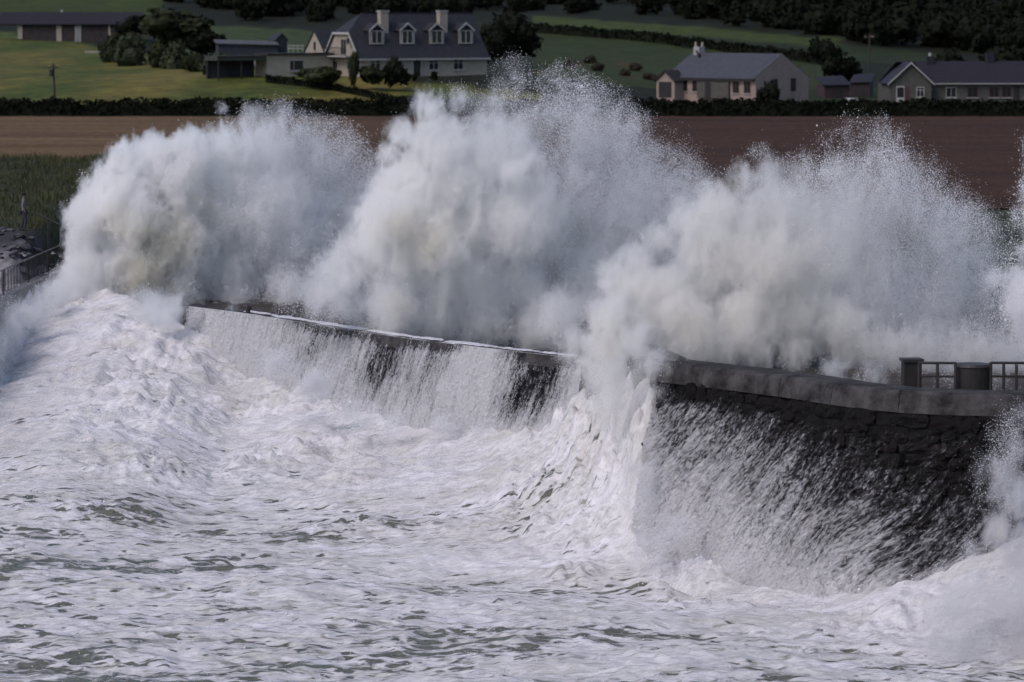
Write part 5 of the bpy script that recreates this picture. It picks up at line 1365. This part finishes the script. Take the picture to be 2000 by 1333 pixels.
plume('spray_plume', 'broad sand-stained spray plume rising behind the near wall', 153.5, [
    (1480, 300, 26, 0, .6, .6), (1445, 350, 42, 0, .8, .6), (1400, 390, 48, 0, .9, .6), (1340, 430, 52, 0, .8, .7), (1285, 465, 50, 0, .8, .8), (1250, 505, 48, 0, .8, .8), (1212, 560, 48, 0, .9, .6), (1180, 620, 42, -1, .9, .5),
    (1175, 690, 50, -2, 1, .5), (1205, 640, 60, -2, 1, .6), (1245, 665, 46, -5, .9, .7), (1150, 720, 44, -1, .8, .8), (1135, 670, 50, 2, .9, .8), (1110, 620, 60, 6, .8, 1.), (1280, 590, 82, 0, 1, .7), (1400, 500, 100, 1, .9, .8), (1340, 640, 80, -1, 1, .6), (1510, 420, 95, 1, .7, T1), (1560, 340, 52, 1, .5, T1), (1630, 335, 42, 2, .35, T1), (1450, 640, 82, 0, 1, .6),
    (1550, 610, 100, 1, .9, .8), (1600, 500, 100, 1, .5, T1), (1660, 400, 80, 2, .3, T2), (1740, 355, 50, 2, .14, T2), (1790, 400, 60, 2, .12, T2), (1710, 490, 100, 2, .24, T2), (1740, 600, 105, 2, .28, T2), (1830, 520, 100, 3, .12, T2),
    (1890, 450, 70, 3, .10, T2), (1900, 600, 100, 3, .13, T2), (1650, 680, 60, 0, .8, .8), (1850, 690, 70, 2, .12, T2), (1560, 690, 46, -.5, 1, .5), (1480, 690, 40, -.5, 1, .4), (1400, 680, 40, -1, 1, .4), (1960, 660, 70, 3, .16, T2), (1700, 430, 190, 4, .11, 3.6), (1830, 540, 170, 5, .16, 3.2), (1180, 770, 46, -3, .5, T1), (1200, 810, 46, -6, .5, .9), (1290, 720, 20, -9.3, .7, .4), (1278, 765, 24, -9.3, .7, .45), (1270, 815, 24, -9.5, .7, .5), (1262, 870, 26, -9.6, .7, .5), (1252, 925, 30, -9.7, .6, .6), (1245, 985, 32, -9.8, .6, .7), (1240, 850, 40, -9.5, .4, .9), (1265, 722, 36, -7.5, .9, .5), (1225, 740, 50, -7, .9, .6), (1285, 700, 30, -6.5, .9, .5), (1200, 775, 40, -6, .7, .6), (1235, 800, 34, -8.6, .6, .5), (1180, 740, 40, -4, .7, .7), (1500, 500, 90, 0, .9, .9), (1545, 708, 28, -7.5, .6, .5), (1620, 722, 30, -9.5, .6, .5), (1700, 732, 28, -12, .5, .5), (1775, 735, 26, -13.5, .35, .6), (1850, 735, 30, -14, .16, .7), (1950, 735, 34, -14, .16, .7), (1310, 690, 26, -7, .5, .5), (1350, 690, 20, -7.5, .4, .4), (1150, 740, 46, -1, .5, T1), (1750, 700, 60, 1, .4, T1), (1820, 640, 100, 3, .2, T2), (1900, 700, 75, -1, .5, 1.3), (1980, 700, 75, -1, .5, 1.3), (1800, 690, 70, -1, .5, 1.3), (2050, 680, 90, 0, .4, 1.3), (1720, 690, 60, -1, .6, 1.1), (1640, 640, 70, 0, .8, .9), (1500, 350, 60, 1, .7, .9), (1700, 560, 100, 1, .45, 1.6), (1560, 420, 80, 1, .7, 1.1), (1640, 560, 110, 2, .3, T2)],
    1.8, silt=[(1490, 670, 125, -6, 1.), (1430, 640, 110, -7, .8), (1370, 660, 90, -4, .9), (1600, 670, 110, -4, 1.), (1250, 670, 50, -3, .6), (1500, 560, 90, -3, .4), (1400, 600, 60, -3, .35)], seed=3, ndrops=30000, nfine=360000, drop_r=.007, fine_r=.0062, vox=.08, tint=(.984, .974, .955))  # besides the sand, the lower tint paints in the dimmer right side
plume('spray_plume', 'ragged spray claw reaching in from the right edge', 127, [
    (1990, 560, 42, 0, .9, .4), (1945, 545, 20, 0, .8, .3), (1912, 545, 10, 0, .6, .25), (2005, 430, 34, 0, .5, .5), (2020, 370, 36, 0, .6, .5), (1990, 490, 24, 0, .5, .4), (2070, 600, 110, 0, 1, .6), (2070, 450, 90, 0, .9, .5), (2022, 690, 30, 0, .6, .4), (2060, 330, 60, 0, .7, .5)],
    1.8, tint=(.975, .968, .975), seed=4, ndrops=12000, nfine=80000, drop_r=.0075, fine_r=.006, vox=.08)  # lower tint: right-edge dimness put into the spray colour
plume('spray_plume', 'low curtain of spray drifting over the sea, bottom right', 126, [
    (1995, 970, 50, 0, .8, .5), (1950, 1040, 42, 0, .8, .5), (1890, 1075, 38, 0, .6, .6), (1960, 930, 60, -1, .35, .9), (2020, 1080, 80, 0, .7, .8), (1985, 880, 36, 0, .35, .8), (2010, 810, 36, 0, .2, .8), (1900, 1170, 100, 0, .14, T1), (2000, 1200, 130, 0, .2, T1), (1830, 1230, 90, 0, .12, T1), (1900, 1310, 110, -1, .16, T1), (1960, 840, 40, 1, .06, T1), (2010, 1310, 100, -1, .22, T1)],
    2.2, silt=[(1950, 1040, 40, -1, .8)], tint=(.90, .88, .88), seed=5, ndrops=16000, nfine=110000, drop_r=.006, fine_r=.005, vox=.08)  # grey tint darkens the spray to paint in the dim lower right
plume('spray_drift', 'thin mist hanging at the foot of the long low wall', 166, [
    (700, 800, 38, 2, .35, T1), (780, 830, 34, 2, .4, T1), (860, 845, 36, 1, .4, T1), (940, 850, 36, 0, .35, T1), (1020, 830, 34, 0, .35, T1), (1090, 800, 40, -1, .4, T1), (1140, 760, 44, -2, .55, T1), (1150, 830, 40, -2, .35, T1), (620, 760, 34, 5, .35, T1),
    (540, 710, 36, 7, .25, T2), (1180, 900, 36, -6, .22, T1), (1230, 950, 40, -12, .2, T1)],
    2.2, seed=6, ndrops=0, nfine=60000, fine_r=.008, vox=.10, amp=.7, wisp=1.3)
plume('spray_drift', 'soft mist boiling up at the foot of the near wall', 139.5, [
    (1275, 1075, 60, 2, .22, T2), (1350, 1090, 46, 0, .16, T2), (1255, 1000, 60, 3, .2, T2), (1240, 930, 46, 4, .14, T2), (1330, 1040, 60, 1, .10, T2), (1680, 1095, 12, -1.5, .4, .4), (1420, 1095, 40, -1, .08, T2)],
    1.7, silt=[(1290, 1080, 40, -1, .5)], seed=7, ndrops=0, nfine=16000, fine_r=.006, vox=.09, amp=.6, wisp=.9)
